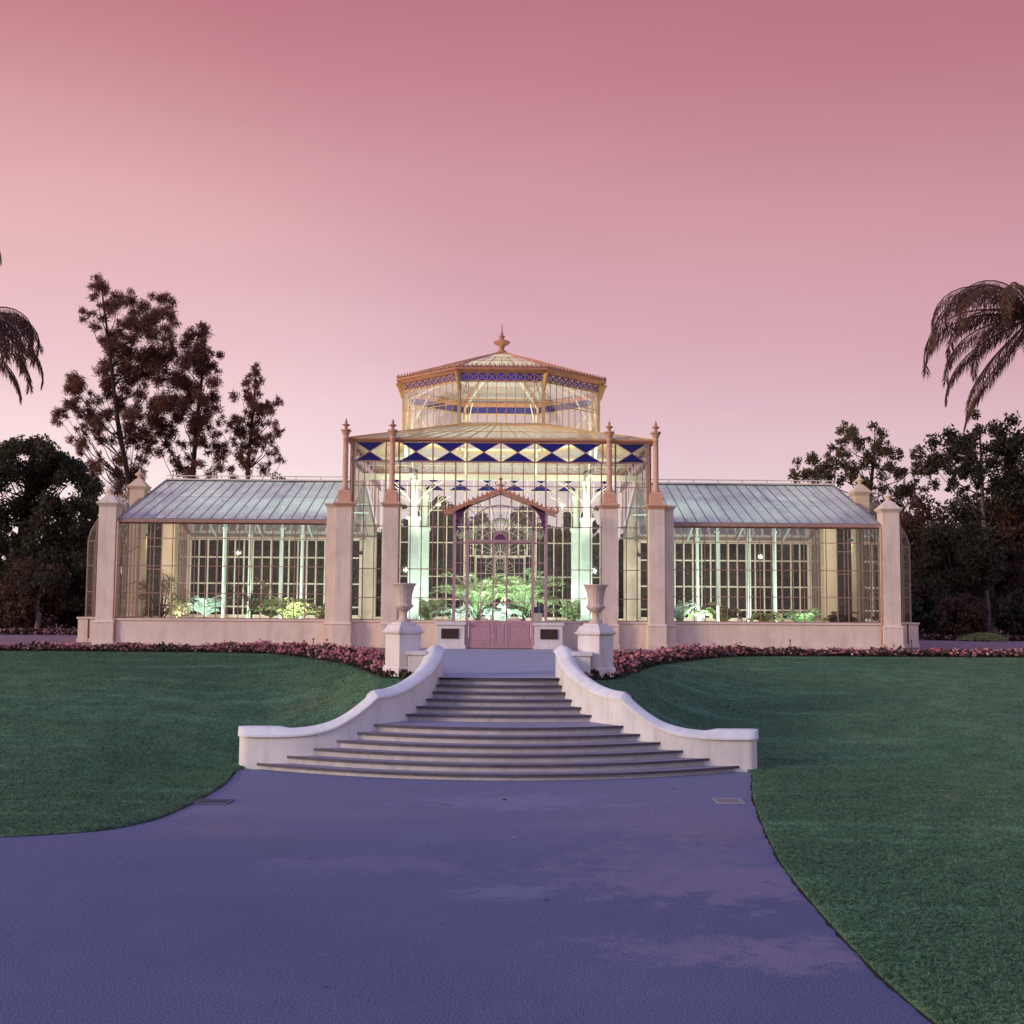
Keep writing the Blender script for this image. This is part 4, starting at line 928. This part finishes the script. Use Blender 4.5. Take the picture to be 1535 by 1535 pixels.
for s, w in ((-1, 'left'), (1, 'right')):
    flood((s * 1.7, 43.2, Z(.72)), (s * 3.4, 44.8, Z(4.2)), 240, GW, f'low floodlight behind the plinth shining up the {w} pavilion column', True, 2.0)
    flood((s * 4.6, 43.3, Z(.72)), (s * 3.6, 47.0, Z(5.0)), 480, GW, f'low floodlight behind the narrow {w} bay of the pavilion', True, 2.2)
    flood((s * 3.45, 42.55, Z(5.02)), (s * 1.0, 46.5, Z(7.6)), 380, WY, f'floodlight on the inner side of the {w} central pier', False, 2.6)
    flood((s * 5.05, 42.9, Z(3.35)), (s * 7.0, 47.0, Z(3.6)), 460, GW, f'floodlight fixed near the {w} outer pier of the pavilion', False, 2.4)
    flood((s * 13.35, 45.0, Z(4.05)), (s * 10.5, 48.5, Z(3.6)), 520, WY, f'floodlight fixed to the tall pier in the {w} wing', False, 2.6)
    flood((s * 7.4, 43.9, Z(.70)), (s * 8.6, 46.6, Z(3.6)), 460, GW, f'low floodlight lighting plants in the {w} wing near the pavilion', True, 2.3)
    flood((s * 11.9, 43.9, Z(.70)), (s * 10.4, 46.6, Z(3.6)), 460, GW, f'low floodlight lighting plants in the middle of the {w} wing', True, 2.3)
    flood((s * 3.25, 45.2, Z(6.62)), (s * 1.0, 48.5, Z(9.8)), 800, WY, f'added fill floodlight on the {w} end of the beam shining up into the lantern', False, 2.6)  # fill lamps added on the beam to brighten the lantern
flood((0, 42.6, Z(.70)), (0, 46.5, Z(3.0)), 1700, GW, 'low floodlight shining on the ferns behind the door', True, 2.2)
for s, w in ((-1, 'left'), (1, 'right')):
    flood((s * 2.2, 48.6, Z(.72)), (s * 2.6, 53.2, Z(3.4)), 330, GW, f'low floodlight in the {w} half of the pavilion lighting the rear panes', True, 2.5)
    flood((s * 9.6, 48.4, Z(.72)), (s * 9.6, 52.6, Z(2.8)), 400, GW, f'low floodlight in the {w} wing lighting the rear panes', True, 2.6)
flood((0, 47.4, Z(.70)), (0, 47.6, Z(9.5)), 1400, WY, 'floodlight in the middle of the pavilion shining up into the lantern', True, 1.9)

# ------------------------------------------------------------------ plants
def frond_quads(base, az, L, rise, droop, nl=26, leaf=.35, w=.03, hang=.6, sweep_=0, start=.15, pw=1.0):
    """arching frond: rachis points plus hanging leaflets"""
    base = Vector(base); d = Vector((math.cos(az), math.sin(az), 0)); sd_ = Vector((-d.y, d.x, 0)); pts = []
    for k in range(15):
        t = k / 14; a = rise * (1 - t ** pw) - droop * t * t
        if k == 0: p = base.copy()
        else: p = p + (d * math.cos(a) + Vector((0, 0, 1)) * math.sin(a) + sd_ * sweep_ * t) .normalized() * (L / 14)
        pts.append(p.copy())
    q = []
    for k in range(nl):
        t = start + (1 - start) * k / (nl - 1); i = min(int(t * 14), 13); p = pts[i].lerp(pts[i + 1], t * 14 - i); tg = (pts[i + 1] - pts[i]).normalized()
        ll = leaf * (math.sin(math.pi * (.12 + .84 * t)) * .75 + .3) * random.uniform(.8, 1.15)
        for s in (-1, 1):
            sv = (tg.cross(Vector((0, 0, 1)))); sv = sv.normalized() if sv.length > .05 else Vector((1, 0, 0))
            dr = (sv * s * random.uniform(.6, 1) + tg * random.uniform(.3, .7) + Vector((0, 0, -hang * random.uniform(.6, 1.3)))).normalized()
            e = p + dr * ll; mid = p.lerp(e, .5) + Vector((0, 0, .08 * ll * (1 - hang))); wv = dr.cross(Vector((random.uniform(-1, 1), random.uniform(-1, 1), random.uniform(-1, 1)))).normalized() * w
            q.append([p, mid + wv, e, mid - wv])
    return pts, q
def fern(name, loc, n, L, leaf, mat, label, cat, rise=(.9, 1.4), droop=(.6, 1.3), w=.03, hang=.25, trunk=None, nl=24, group=None):
    t = thing(name, label, cat, loc, group=group); m = MB(); q = []; b = Vector(loc)
    if trunk: m.tube([b, b + Vector((0, 0, trunk))], [.14, .11], 10); b = b + Vector((0, 0, trunk))
    for k in range(n):
        pts, qq = frond_quads(b, 2 * math.pi * (k + random.random() * .7) / n, L * random.uniform(.75, 1.1), random.uniform(*rise), random.uniform(*droop), nl, leaf, w, hang, 0, .15, 2.0); q += qq
        m.tube(pts[::2], [.018 - .0018 * i for i in range(len(pts[::2]))], 5)
    m.build('stem', mat if not trunk else M['bark'], t)
    cloud_mesh('fronds', [[list(p) for p in f] for f in q], [mat], parent=t)
gi = 'plants inside the glasshouse'
fern('cycad', (-.85, 46.0, Z(.55)), 40, 2.35, .46, M['leaf_green'], 'lush green cycad behind the door glass, the leftmost of the pair', 'plant', rise=(1.0, 1.55), droop=(-.3, .5), trunk=.25, hang=-.35, w=.014, nl=34, group=gi)
fern('cycad', (.9, 46.0, Z(.55)), 40, 2.4, .46, M['leaf_green'], 'upright green cycad behind the door glass beside the blue box', 'plant', rise=(1.0, 1.55), droop=(-.3, .5), trunk=.25, hang=-.35, w=.014, nl=34, group=gi)
fern('fern', (0.05, 45.8, Z(.75)), 24, 1.45, .26, M['leaf_pale'], 'pale fern at the middle of the door between two cycads', 'plant', rise=(1.0, 1.5), group=gi)
fern('fern', (1.85, 45.6, Z(1.45)), 16, .8, .22, M['leaf_green'], 'small arching fern beyond the right side pane of the porch', 'plant', group=gi)
fern('fern', (-1.75, 45.6, Z(.8)), 18, 1.2, .22, M['leaf_pale'], 'pale fern beyond the left side pane of the porch', 'plant', group=gi)
fern('fern', (-7.95, 45.2, Z(.75)), 26, 1.45, .28, M['leaf_yellow'], 'yellow green fern lit from below in the left wing beside the pavilion', 'plant', rise=(.8, 1.5), droop=(.0, .6), group=gi)
fern('agave', (-11.25, 45.6, Z(1.0)), 52, 1.05, .20, M['leaf_pale'], 'pale bluish spiky rosette plant in the left wing', 'plant', rise=(.35, 1.55), droop=(-.2, .3), w=.02, hang=-.3, nl=14, group=gi)
fern('fern', (7.55, 44.5, Z(1.0)), 16, .75, .18, M['leaf_green'], 'small green fern in the right wing beside the pavilion pier', 'plant', group=gi)
fern('fern', (10.1, 45.0, Z(.75)), 22, 1.0, .22, M['leaf_yellow'], 'low yellow green fern at the middle of the right wing', 'plant', group=gi)
fern('agave', (6.75, 44.4, Z(.75)), 26, 1.3, .14, M['leaf_pale'], 'thin pale spiky plant in the right wing next to the pavilion', 'plant', rise=(1.1, 1.55), droop=(0, .3), w=.025, hang=0, nl=12, group=gi)
def shrub(loc, r, dens, mat, L, W, label, name='shrub', cat='shrub', n=26, flat=1.0, trunk=True, group=None, bark='bark', h=None):
    """bush: a stem with short limbs and clumps of leaves filling a lumpy volume"""
    t = thing(name, label, cat, loc, group=group); c0 = Vector(loc) + Vector((0, 0, h if h else r)); cs = []; rs = []
    for k in range(n):
        d = Vector(unit(1)[0]) * random.uniform(.45, .95) ** .6; cs.append(c0 + Vector((d.x * r, d.y * r, d.z * r * flat))); rs.append(r * random.uniform(.22, .42))
    cloud_mesh('crown', leaves([tuple(c) for c in cs], rs, dens, L, W), [mat], parent=t)
    m = MB(); b = Vector(loc); m.tube([b, b.lerp(c0, .5), c0], [r * .07, r * .055, r * .03], 8)
    for c in cs[::2]: m.tube([b.lerp(c0, random.uniform(.3, .9)), c.lerp(c0, .3) - Vector((0, 0, r * .08)), c], [r * .03, r * .02, r * .008], 5)
    m.build('trunk', M[bark], t)
    return t
shrub((-12.7, 44.6, Z(.2)), .95, 900, M['leaf_olive'], .12, .03, 'round brownish thorny shrub inside the left wing', n=30, group=gi, h=1.45)
shrub((-9.75, 46.6, Z(.2)), .8, 320, M['leaf_olive'], .14, .05, 'loose olive shrub inside the left wing between the iron columns', n=18, group=gi, h=1.7)
for x, y, b_, L_, mt, lab in ((-9.1, 47.2, .9, 1.3, 'leaf_green', 'green fern in the left wing behind the yellow fern'), (-6.7, 45.4, .8, 1.2, 'leaf_olive', 'dull olive fern in the left wing against the pavilion pier'), (8.7, 46.6, .8, 1.2, 'leaf_olive', 'dull olive fern in the right wing between the iron columns'), (11.7, 45.8, .75, 1.0, 'leaf_green', 'small green fern in the right wing toward the end pier'), (12.9, 44.8, .7, .9, 'leaf_olive', 'low olive fern in the right wing beside the corner pier'), (-2.9, 47.5, .8, 1.5, 'leaf_green', 'tall green fern in the pavilion beyond the left column'), (3.0, 47.6, .8, 1.5, 'leaf_green', 'tall green fern in the pavilion beyond the right column')):
    fern('fern', (x, y, Z(b_)), 20, L_, .26, M[mt], lab, 'plant', rise=(.7, 1.5), droop=(.1, .8), group=gi)
# blue box on a white stand right of the door
t = thing('notice_box', 'dark blue box on a white stand behind the glass right of the door', 'box', (1.38, 43.0, T))
m = MB(); m.box(1.20, 1.56, 42.9, 43.2, Z(1.22), Z(1.42)); m.box(1.18, 1.58, 42.88, 43.22, Z(1.422), Z(1.45)); m.build('box_body', surf('navy', (.01, .02, .10), (.02, .03, .14), 5), t, bevel=.01)
m = MB(); m.box(1.22, 1.54, 42.92, 43.18, Z(.0), Z(1.219)); m.build('stand', M['stucco_pale'], t, bevel=.01)

# sprinkler stakes in the beds
for i, (x, y, w) in enumerate(((-5.7, 36.4, 'left flower bed near the outer pier'), (9.4, 38.3, 'right flower bed nearest the staircase'), (13.4, 38.5, 'right flower bed in front of the corner pier'), (17.2, 38.6, 'right flower bed beyond the glasshouse'))):
    t = thing('sprinkler', f'thin dark sprinkler stake in the {w}', 'sprinkler', (x, y, terr(y)), group='sprinkler stakes in the flower beds')
    m = MB(); m.tube([(x, y, terr(y)), (x, y, terr(y) + .42)], .012, 6); m.build('stake', M['bronze'], t); m = MB(); m.lathe(x, y, [(.02, terr(y) + .42), (.028, terr(y) + .45), (.02, terr(y) + .48)], 8); m.build('nozzle', M['bronze'], t)

# ------------------------------------------------------------------ trees behind
def clump_tree(name, clumps, depth, trunk_px, ground, conv, mat, dens, L, W, label, cat='tree', bark='bark', tr=.32, spread=2.2, up=.3, group='trees behind the glasshouse', rscale=1.0, fluff=False):
    """clumps: (x, y, r) in crop coordinates; conv turns them into photograph pixels"""
    ox, oy, s = conv; cs = []; rs = []; k = depth / FPX
    for x, y, r in clumps:
        dd = depth + random.uniform(-1, 1) * spread; p = at(ox + x / s, oy + y / s, dd); cs.append(p); rs.append(r / s * k * rscale)
    if fluff:
        c2 = []; r2 = []
        for c, r in zip(cs, rs):
            for _ in range(4):
                d = Vector(unit(1)[0]); c2.append(c + Vector((d.x * r * .95, d.y * r * 1.2, d.z * r * .95))); r2.append(r * random.uniform(.38, .85))
        lc, lr = c2, r2
    else: lc, lr = cs, rs
    b = at(*trunk_px, depth); b.z = ground
    t = thing(name, label, cat, tuple(b), group=group)
    cloud_mesh('crown', leaves([tuple(c) for c in lc], lr, dens, L, W, up, .75 if fluff else .5), [mat], parent=t)
    m = MB(); ztop = max(c.z for c in cs); cx = sum(c.x for c in cs) / len(cs); topc = max(cs, key=lambda c: c.z)
    spine = [b, b.lerp(topc, .3) + Vector((.1, .2, 0)), b.lerp(topc, .6) + Vector((-.1, 0, 0)), b.lerp(topc, .85), topc]
    sp = catmull(spine, 5); H = topc.z - b.z
    m.tube(sp, [tr * (1 - i / (len(sp) - 1)) ** .9 * .95 + .02 for i in range(len(sp))], 9)
    for c, r in zip(cs, rs):
        if random.random() < .75:
            j = max(1, min(len(sp) - 2, int(len(sp) * max(.08, ((c.z - b.z) / H - .22 - .25 * abs(c.x - sp[len(sp) // 2].x) / max(H, 1))))))
            a = sp[j]; mid = a.lerp(c, .55) + Vector((0, 0, -.12 * (c - a).length)); r0 = min(tr * .24, .008 * (c - a).length + .02)
            m.tube([a, a.lerp(mid, .5) + Vector((0, 0, -.03)), mid, c], [r0, r0 * .8, r0 * .55, r0 * .2], 5)
    m.build('trunk', M[bark], t)
    return t
Z5 = (0, 270, 3.267)
mainA = [(495,520,36),(540,570,36),(470,545,28),(430,670,26),(470,685,30),(520,610,32),(580,600,40),(640,600,40),(600,660,42),(690,640,45),(740,600,42),(780,580,34),(760,660,46),(810,640,40),(830,680,32),(800,730,36),(700,720,46),(620,730,40),(560,790,40),(525,800,24),(600,800,48),(680,810,52),(740,860,46),(640,880,46),(800,830,38),(720,960,54),(560,920,44),(520,930,28),(620,970,38),(500,1000,28),(490,1050,32),(560,1040,36),(620,1080,40),(760,1050,50),(690,1080,42),(740,1150,42),(360,1000,28),(390,980,32),(400,1040,36),(340,1060,36),(300,1120,28),(290,1170,24),(350,1130,32),(410,1120,36),(450,1130,32),(400,1200,36),(390,1260,32),(460,1200,36),(500,1170,36),(560,1140,36),(520,1260,34),(450,1290,36),(400,1310,28),(600,1200,36),(640,1150,34),(660,1230,34),(720,1260,46),(700,1340,38),(640,1300,28),(560,1350,34),(500,1380,34),(600,1420,46),(480,1440,34),(540,1480,48),(640,1480,48),(700,880,50),(660,1000,44),(700,1180,44),(640,940,36),(580,860,36)]
mainB = [(850,800,40),(900,770,28),(880,830,34),(970,770,36),(1010,750,32),(1015,810,38),(960,840,42),(1000,880,42),(1055,855,22),(940,920,46),(1020,940,36),(860,900,38),(880,960,46),(800,950,46),(840,1050,46),(920,1020,46),(1000,1020,42),(1030,1080,36),(1000,1140,36),(950,1130,46),(880,1120,46),(800,1140,46),(790,1230,42),(850,1210,42),(920,1200,42),(980,1190,36),(960,1260,28),(860,1290,36),(780,1320,36),(840,1380,32),(900,1400,36),(950,1420,32),(1030,1280,28),(1060,1340,32),(1090,1330,26),(1040,1400,32),(1010,730,18),(900,1060,42),(960,980,40)]
mainC = [(1255,930,20),(1250,970,24),(1270,1020,26),(1230,1010,20),(1190,1010,26),(1185,1060,28),(1200,1110,32),(1250,1080,32),(1285,1090,24),(1180,1150,32),(1240,1150,36),(1210,1210,36),(1160,1210,32),(1340,1100,26),(1370,1090,18),(1320,1130,26),(1290,1170,26),(1340,1220,26),(1365,1235,18),(1100,1190,24),(1130,1180,20),(1080,1220,22),(1290,1240,26),(1220,1280,36),(1170,1290,32),(1260,1310,32),(1320,1310,26),(1385,1360,16),(1200,1360,36),(1170,1430,36),(1240,1420,36),(1330,1360,22)]
G1 = 1.66
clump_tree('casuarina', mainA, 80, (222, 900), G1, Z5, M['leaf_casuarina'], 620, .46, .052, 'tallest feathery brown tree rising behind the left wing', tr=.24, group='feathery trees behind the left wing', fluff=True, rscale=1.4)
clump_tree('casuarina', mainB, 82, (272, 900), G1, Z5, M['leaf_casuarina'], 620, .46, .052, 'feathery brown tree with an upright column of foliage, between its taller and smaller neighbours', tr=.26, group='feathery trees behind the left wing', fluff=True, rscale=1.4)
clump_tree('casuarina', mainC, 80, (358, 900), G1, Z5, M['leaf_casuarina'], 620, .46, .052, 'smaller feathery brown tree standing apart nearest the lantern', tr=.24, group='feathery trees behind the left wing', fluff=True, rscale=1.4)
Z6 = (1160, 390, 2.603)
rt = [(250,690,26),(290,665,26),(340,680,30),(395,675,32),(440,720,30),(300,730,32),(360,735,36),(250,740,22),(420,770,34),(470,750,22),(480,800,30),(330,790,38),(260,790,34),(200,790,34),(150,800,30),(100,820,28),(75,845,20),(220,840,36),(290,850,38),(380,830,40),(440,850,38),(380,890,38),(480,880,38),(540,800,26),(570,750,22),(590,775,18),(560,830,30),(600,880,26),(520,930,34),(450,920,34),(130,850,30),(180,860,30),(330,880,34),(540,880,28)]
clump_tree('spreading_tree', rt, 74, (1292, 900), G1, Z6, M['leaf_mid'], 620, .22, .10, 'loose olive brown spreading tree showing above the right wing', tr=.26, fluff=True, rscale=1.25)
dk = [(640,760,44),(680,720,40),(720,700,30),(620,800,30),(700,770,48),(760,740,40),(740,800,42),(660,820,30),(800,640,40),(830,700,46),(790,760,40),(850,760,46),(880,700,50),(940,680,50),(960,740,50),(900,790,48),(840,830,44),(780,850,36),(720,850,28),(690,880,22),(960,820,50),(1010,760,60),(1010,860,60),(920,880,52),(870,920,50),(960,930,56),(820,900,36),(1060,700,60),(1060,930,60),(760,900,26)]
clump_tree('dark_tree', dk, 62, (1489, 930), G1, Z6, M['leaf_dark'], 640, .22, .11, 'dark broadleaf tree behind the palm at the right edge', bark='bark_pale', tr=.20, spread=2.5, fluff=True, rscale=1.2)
# second pale stem beside it
# round dark tree at the left
ld_ = []
for k in range(150):
    a = random.uniform(0, 2 * math.pi); r_ = math.sqrt(random.random()); ld_.append((40 + 105 * r_ * math.cos(a), 770 + 105 * r_ * math.sin(a), random.uniform(13, 22)))
for k in range(26):
    a = math.pi + k / 25 * math.pi; ld_.append((40 + 98 * math.cos(a), 768 + 96 * math.sin(a), random.uniform(11, 17)))
clump_tree('round_tree', ld_, 62, (22, 930), G1, (0, 0, 1), M['leaf_dark'], 620, .24, .11, 'round dark tree at the left edge beside the glasshouse end', tr=.55, spread=3.0)
gb = 'bushes around the glasshouse'
def bush_px(px, top, wid, d, mat, lab, bot=938, L=.22, W=.12, dens=120, n=60, name='bush', bark='bark'):
    a = at(px, top, d); b = at(px, bot, d); h = a.z - G1; r = wid * .56 / FPX * d
    return shrub((a.x, d, G1), r, dens * 2.6, M[mat], L, W, lab, name=name, cat='bush' if name == 'bush' else 'tree', n=n, flat=h / (2 * r),  group=gb, bark=bark, h=h / 2)
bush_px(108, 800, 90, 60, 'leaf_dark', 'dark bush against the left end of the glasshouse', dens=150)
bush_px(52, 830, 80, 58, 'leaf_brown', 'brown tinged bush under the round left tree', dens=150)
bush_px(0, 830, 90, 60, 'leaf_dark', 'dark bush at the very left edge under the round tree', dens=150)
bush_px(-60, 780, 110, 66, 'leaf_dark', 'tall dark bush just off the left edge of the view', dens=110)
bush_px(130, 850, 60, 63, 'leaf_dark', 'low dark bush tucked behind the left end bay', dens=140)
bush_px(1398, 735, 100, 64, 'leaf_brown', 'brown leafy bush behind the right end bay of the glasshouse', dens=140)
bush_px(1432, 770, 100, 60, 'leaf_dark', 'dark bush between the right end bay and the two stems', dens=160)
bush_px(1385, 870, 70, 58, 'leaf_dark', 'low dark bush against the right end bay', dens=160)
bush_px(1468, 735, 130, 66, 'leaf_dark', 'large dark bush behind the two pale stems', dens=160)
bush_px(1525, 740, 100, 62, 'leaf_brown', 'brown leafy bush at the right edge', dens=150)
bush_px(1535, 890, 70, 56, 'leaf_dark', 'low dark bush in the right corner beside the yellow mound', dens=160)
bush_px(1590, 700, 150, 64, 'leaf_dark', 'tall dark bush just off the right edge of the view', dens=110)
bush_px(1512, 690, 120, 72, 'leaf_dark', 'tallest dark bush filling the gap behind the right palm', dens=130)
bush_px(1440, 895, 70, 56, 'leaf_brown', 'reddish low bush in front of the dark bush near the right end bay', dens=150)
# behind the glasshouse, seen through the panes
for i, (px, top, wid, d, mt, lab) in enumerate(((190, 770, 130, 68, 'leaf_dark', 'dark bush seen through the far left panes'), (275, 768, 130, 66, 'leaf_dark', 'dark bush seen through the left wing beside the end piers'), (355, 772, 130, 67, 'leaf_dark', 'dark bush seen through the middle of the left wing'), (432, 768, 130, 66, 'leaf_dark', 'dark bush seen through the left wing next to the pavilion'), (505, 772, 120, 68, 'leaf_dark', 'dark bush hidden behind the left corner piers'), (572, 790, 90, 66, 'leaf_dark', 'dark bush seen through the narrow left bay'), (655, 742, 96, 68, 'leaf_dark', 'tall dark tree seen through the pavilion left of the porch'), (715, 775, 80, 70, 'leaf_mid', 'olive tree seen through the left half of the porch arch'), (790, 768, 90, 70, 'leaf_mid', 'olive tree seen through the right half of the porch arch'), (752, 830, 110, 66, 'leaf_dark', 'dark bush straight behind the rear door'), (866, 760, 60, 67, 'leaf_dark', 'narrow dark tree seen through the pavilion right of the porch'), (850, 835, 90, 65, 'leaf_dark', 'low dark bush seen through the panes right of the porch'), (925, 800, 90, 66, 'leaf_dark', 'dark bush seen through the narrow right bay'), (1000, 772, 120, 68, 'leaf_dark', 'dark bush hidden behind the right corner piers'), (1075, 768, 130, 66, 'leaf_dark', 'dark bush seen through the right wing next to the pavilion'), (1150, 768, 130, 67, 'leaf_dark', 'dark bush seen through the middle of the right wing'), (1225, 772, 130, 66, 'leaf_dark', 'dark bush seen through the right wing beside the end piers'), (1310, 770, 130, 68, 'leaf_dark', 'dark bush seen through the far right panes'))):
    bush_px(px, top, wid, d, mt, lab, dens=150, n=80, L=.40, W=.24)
bush_px(408, 702, 66, 90, 'leaf_dark', 'round dark crown peeping above the left wing ridge', dens=90, name='round_tree')
# pale slim stems
for px, d, lab, r_ in ((1480, 59, 'slim pale tree stem nearer the glasshouse of the pair at the right', .13), (55, 57, 'short pale tree stem under the round left tree', .14)):
    b = at(px, 935, d); b.z = G1; t = thing('young_tree', lab, 'tree', tuple(b), group='slim young trees'); h = 3.6 if px > 700 else 1.9
    m = MB(); m.tube([b, b + Vector((.08, 0, h * .4)), b + Vector((-.05, 0, h * .75)), b + Vector((.1, 0, h))], [r_, r_ * .85, r_ * .75, r_ * .5], 9)
    tips = [b + Vector((random.uniform(-.8, .8), random.uniform(-.8, .8), h + random.uniform(.1, .9))) for _ in range(10)]
    for q_ in tips: m.tube([b + Vector((.05, 0, h * .95)), q_], [r_ * .35, r_ * .1], 5)
    m.build('trunk', M['bark_pale'], t); cloud_mesh('crown', leaves([tuple(v) for v in tips], [.55] * 10, 200, .24, .12), [M['leaf_dark']], parent=t)
# yellow mound and low planting at the terrace edge
def mound(px, py, wpx, hpx, d, mat, name, lab, n, L):
    c = at(px, py, d); rx = wpx / 2 / FPX * d; h = hpx / FPX * d; q = []
    th = rng.random(n) * 6.283; u = np.sqrt(rng.random(n)); x = c.x + rx * u * np.cos(th); y = d + rx * .6 * u * np.sin(th); z = terr(d) + h * np.sqrt(np.clip(1 - u * u, 0, 1)) * (.85 + .2 * rng.random(n))
    p = np.stack([x, y, z], 1); a = unit(n) + np.array([0, 0, .5]); a /= np.linalg.norm(a, axis=1, keepdims=True); b_ = np.cross(a, unit(n)); b_ /= np.linalg.norm(b_, axis=1, keepdims=True)
    l = L * (.6 + .8 * rng.random((n, 1))); o = cloud_mesh(name, np.stack([p - a * l, p + b_ * l * .6, p + a * l, p - b_ * l * .6], 1), [M[mat]]); return o
tag(mound(1472, 948, 76, 11, 55, 'leaf_yellow', 'ground_cover', '', 2600, .07), 'low yellow green mound of ground cover on the terrace at the right', 'plant', kind='stuff')
tag(mound(1415, 946, 44, 8, 56, 'leaf_bed', 'ground_cover', '', 900, .07), 'dark low bedding plants left of the yellow mound', 'plant', kind='stuff')
def strip(x0, x1, y0, y1, n, lab):
    x = x0 + (x1 - x0) * rng.random(n); y = y0 + (y1 - y0) * rng.random(n); z = np.array([terr(v) for v in y]) + .02 + .24 * rng.random(n)
    p = np.stack([x, y, z], 1); a = unit(n); b_ = np.cross(a, unit(n)); b_ /= np.linalg.norm(b_, axis=1, keepdims=True); l = .05 + .05 * rng.random((n, 1))
    o = cloud_mesh('flower_strip', np.stack([p - a * l, p + b_ * l * .7, p + a * l, p - b_ * l * .7], 1), [M['leaf_bed'], M['petal_light']], (rng.random(n) < .3).astype(int)); tag(o, lab, 'flower bed', kind='stuff')
strip(-34, -17.2, 54.5, 55.8, 5000, 'far strip of low flowers under the trees at the left edge')
strip(17.5, 36, 55.5, 56.5, 4000, 'far strip of low flowers under the bushes at the right edge')

# palms leaning into the frame
def palm(px, py, d, fr, label, extra):
    c = at(px, py, d); t = thing('palm_tree', label, 'palm', (c.x, d, G1), group='queen palms at the edges of the view'); m = MB(); m.tube([(c.x, d, G1), (c.x + .05, d, (G1 + c.z) / 2), (c.x, d, c.z)], [.24, .19, .15], 12)
    m.build('trunk', M['bark_pale'], t)
    for az_, L, rise, dr, leaf in fr:
        pts, q = frond_quads(c, az_, L, rise, dr, 95, leaf * 1.1, .016, .9, 0, .12)
        q2 = []
        for _ in range(1): q2 += frond_quads(c, az_, L, rise, dr, 55, leaf * 1.25, .016, 1.9, 0, .12)[1]
        f = cloud_mesh('frond', [[list(p) for p in a] for a in q + q2], [M['leaf_palm']], parent=t)
        s_ = MB(); s_.tube(pts, [.045 - .0028 * i for i in range(len(pts))], 6); s_.build('rachis', M['leaf_palm'], f)
    return t
pi = math.pi
FR = [(pi - .3, 4.0, 1.45, 1.6, .62), (pi - .5, 4.6, 1.25, 1.8, .64), (pi - .12, 5.0, .98, 1.75, .66), (pi + .16, 5.2, .58, 1.65, .66), (pi - .2, 4.9, .22, 1.6, .66), (pi + .12, 4.6, -.15, 1.55, .64), (pi - .1, 4.6, -.5, 1.5, .64), (pi + .3, 4.8, -.85, 1.4, .62), (pi - .3, 4.7, -1.15, 1.35, .6), (pi + .45, 4.9, .8, 1.75, .64), (pi - .35, 5.0, .42, 1.7, .66),
      (pi + .9, 4.6, .8, 1.8, .6), (pi - .9, 4.6, .6, 1.8, .6), (pi + 1.3, 4.4, .2, 1.7, .6), (pi - 1.3, 4.4, .3, 1.7, .6), (.0, 4.6, .9, 1.8, .62), (.3, 4.6, .2, 1.6, .62), (-.3, 4.6, -.3, 1.5, .62), (.6, 4.6, .5, 1.7, .62), (-.6, 4.6, .5, 1.7, .62), (.1, 4.4, -.9, 1.4, .6), (-.1, 4.0, 1.4, 1.6, .6), (1.2, 4.5, .9, 1.8, .6), (-1.2, 4.5, .9, 1.8, .6)]
palm(1546, 476, 42, FR, 'queen palm with full drooping fronds at the right edge of the view', 0)
FL = [(0, 4.0, .75, 1.95, .62), (.1, 4.1, 1.0, 2.0, .62), (.2, 4.2, .10, 1.7, .62), (-.1, 4.0, -.2, 1.55, .62), (-.15, 4.1, .45, 1.7, .62), (-.3, 4.0, .5, 1.9, .6), (.15, 3.6, -.6, 1.5, .6), (.5, 4.2, .9, 1.9, .6), (-.6, 4.2, .3, 1.8, .6), (1.0, 4, .6, 1.9, .6), (-1.1, 4, .6, 1.9, .6), (pi, 4.2, .9, 1.9, .6), (pi + .6, 4.2, .5, 1.9, .6), (pi - .6, 4.2, .5, 1.9, .6)]
palm(-62, 496, 44, FL, 'queen palm with drooping fronds low at the left edge of the view', 0)
palm(-118, 330, 50, [(0, 4.2, .6, 1.7, .6), (.2, 4.2, .2, 1.5, .6), (-.2, 4.3, .9, 1.9, .6), (.5, 4.2, .5, 1.7, .6), (-.6, 4.2, .4, 1.8, .6), (pi, 4.2, .9, 1.9, .6), (pi / 2, 4.2, .5, 1.9, .6), (-pi / 2, 4.2, .5, 1.9, .6)], 'taller palm of which only frond tips show at the upper left edge', 0)
# bits of leaf litter
n = 70; x = rng.uniform(-6, 5, n); y = rng.uniform(9.5, 21.5, n); g = rng.random(n) * 6.283; d = np.stack([np.cos(g), np.sin(g), np.zeros(n)], 1); e = np.stack([-np.sin(g), np.cos(g), rng.normal(0, .3, n)], 1)
p = np.stack([x, y, np.full(n, .012)], 1); L_ = .015 + .03 * rng.random((n, 1)) ** 2
ok = (y < 16) & (x < 3.2) | (np.abs(x) < 3.6)
q = np.stack([p - d * L_, p + e * L_ * .5, p + d * L_, p - e * L_ * .5], 1)[ok]
tag(cloud_mesh('leaf_litter', q, [M['leaf_brown'], M['petal_light']], (rng.random(len(q)) < .2).astype(int)), 'small fallen leaves scattered over the asphalt path', 'leaf litter', kind='stuff')

# ------------------------------------------------------------------ render settings
sc.render.engine = 'CYCLES'
cy = sc.cycles; cy.max_bounces = 8; cy.transparent_max_bounces = 40; cy.diffuse_bounces = 3; cy.glossy_bounces = 3; cy.transmission_bounces = 6; cy.caustics_reflective = False; cy.caustics_refractive = False; cy.sample_clamp_indirect = 4
try:
    cy.use_denoising = True; cy.denoiser = 'OPENIMAGEDENOISE'
except Exception: pass
sc.view_settings.view_transform = 'Standard'; sc.view_settings.look = 'None'; sc.view_settings.exposure = 0; sc.view_settings.gamma = 1
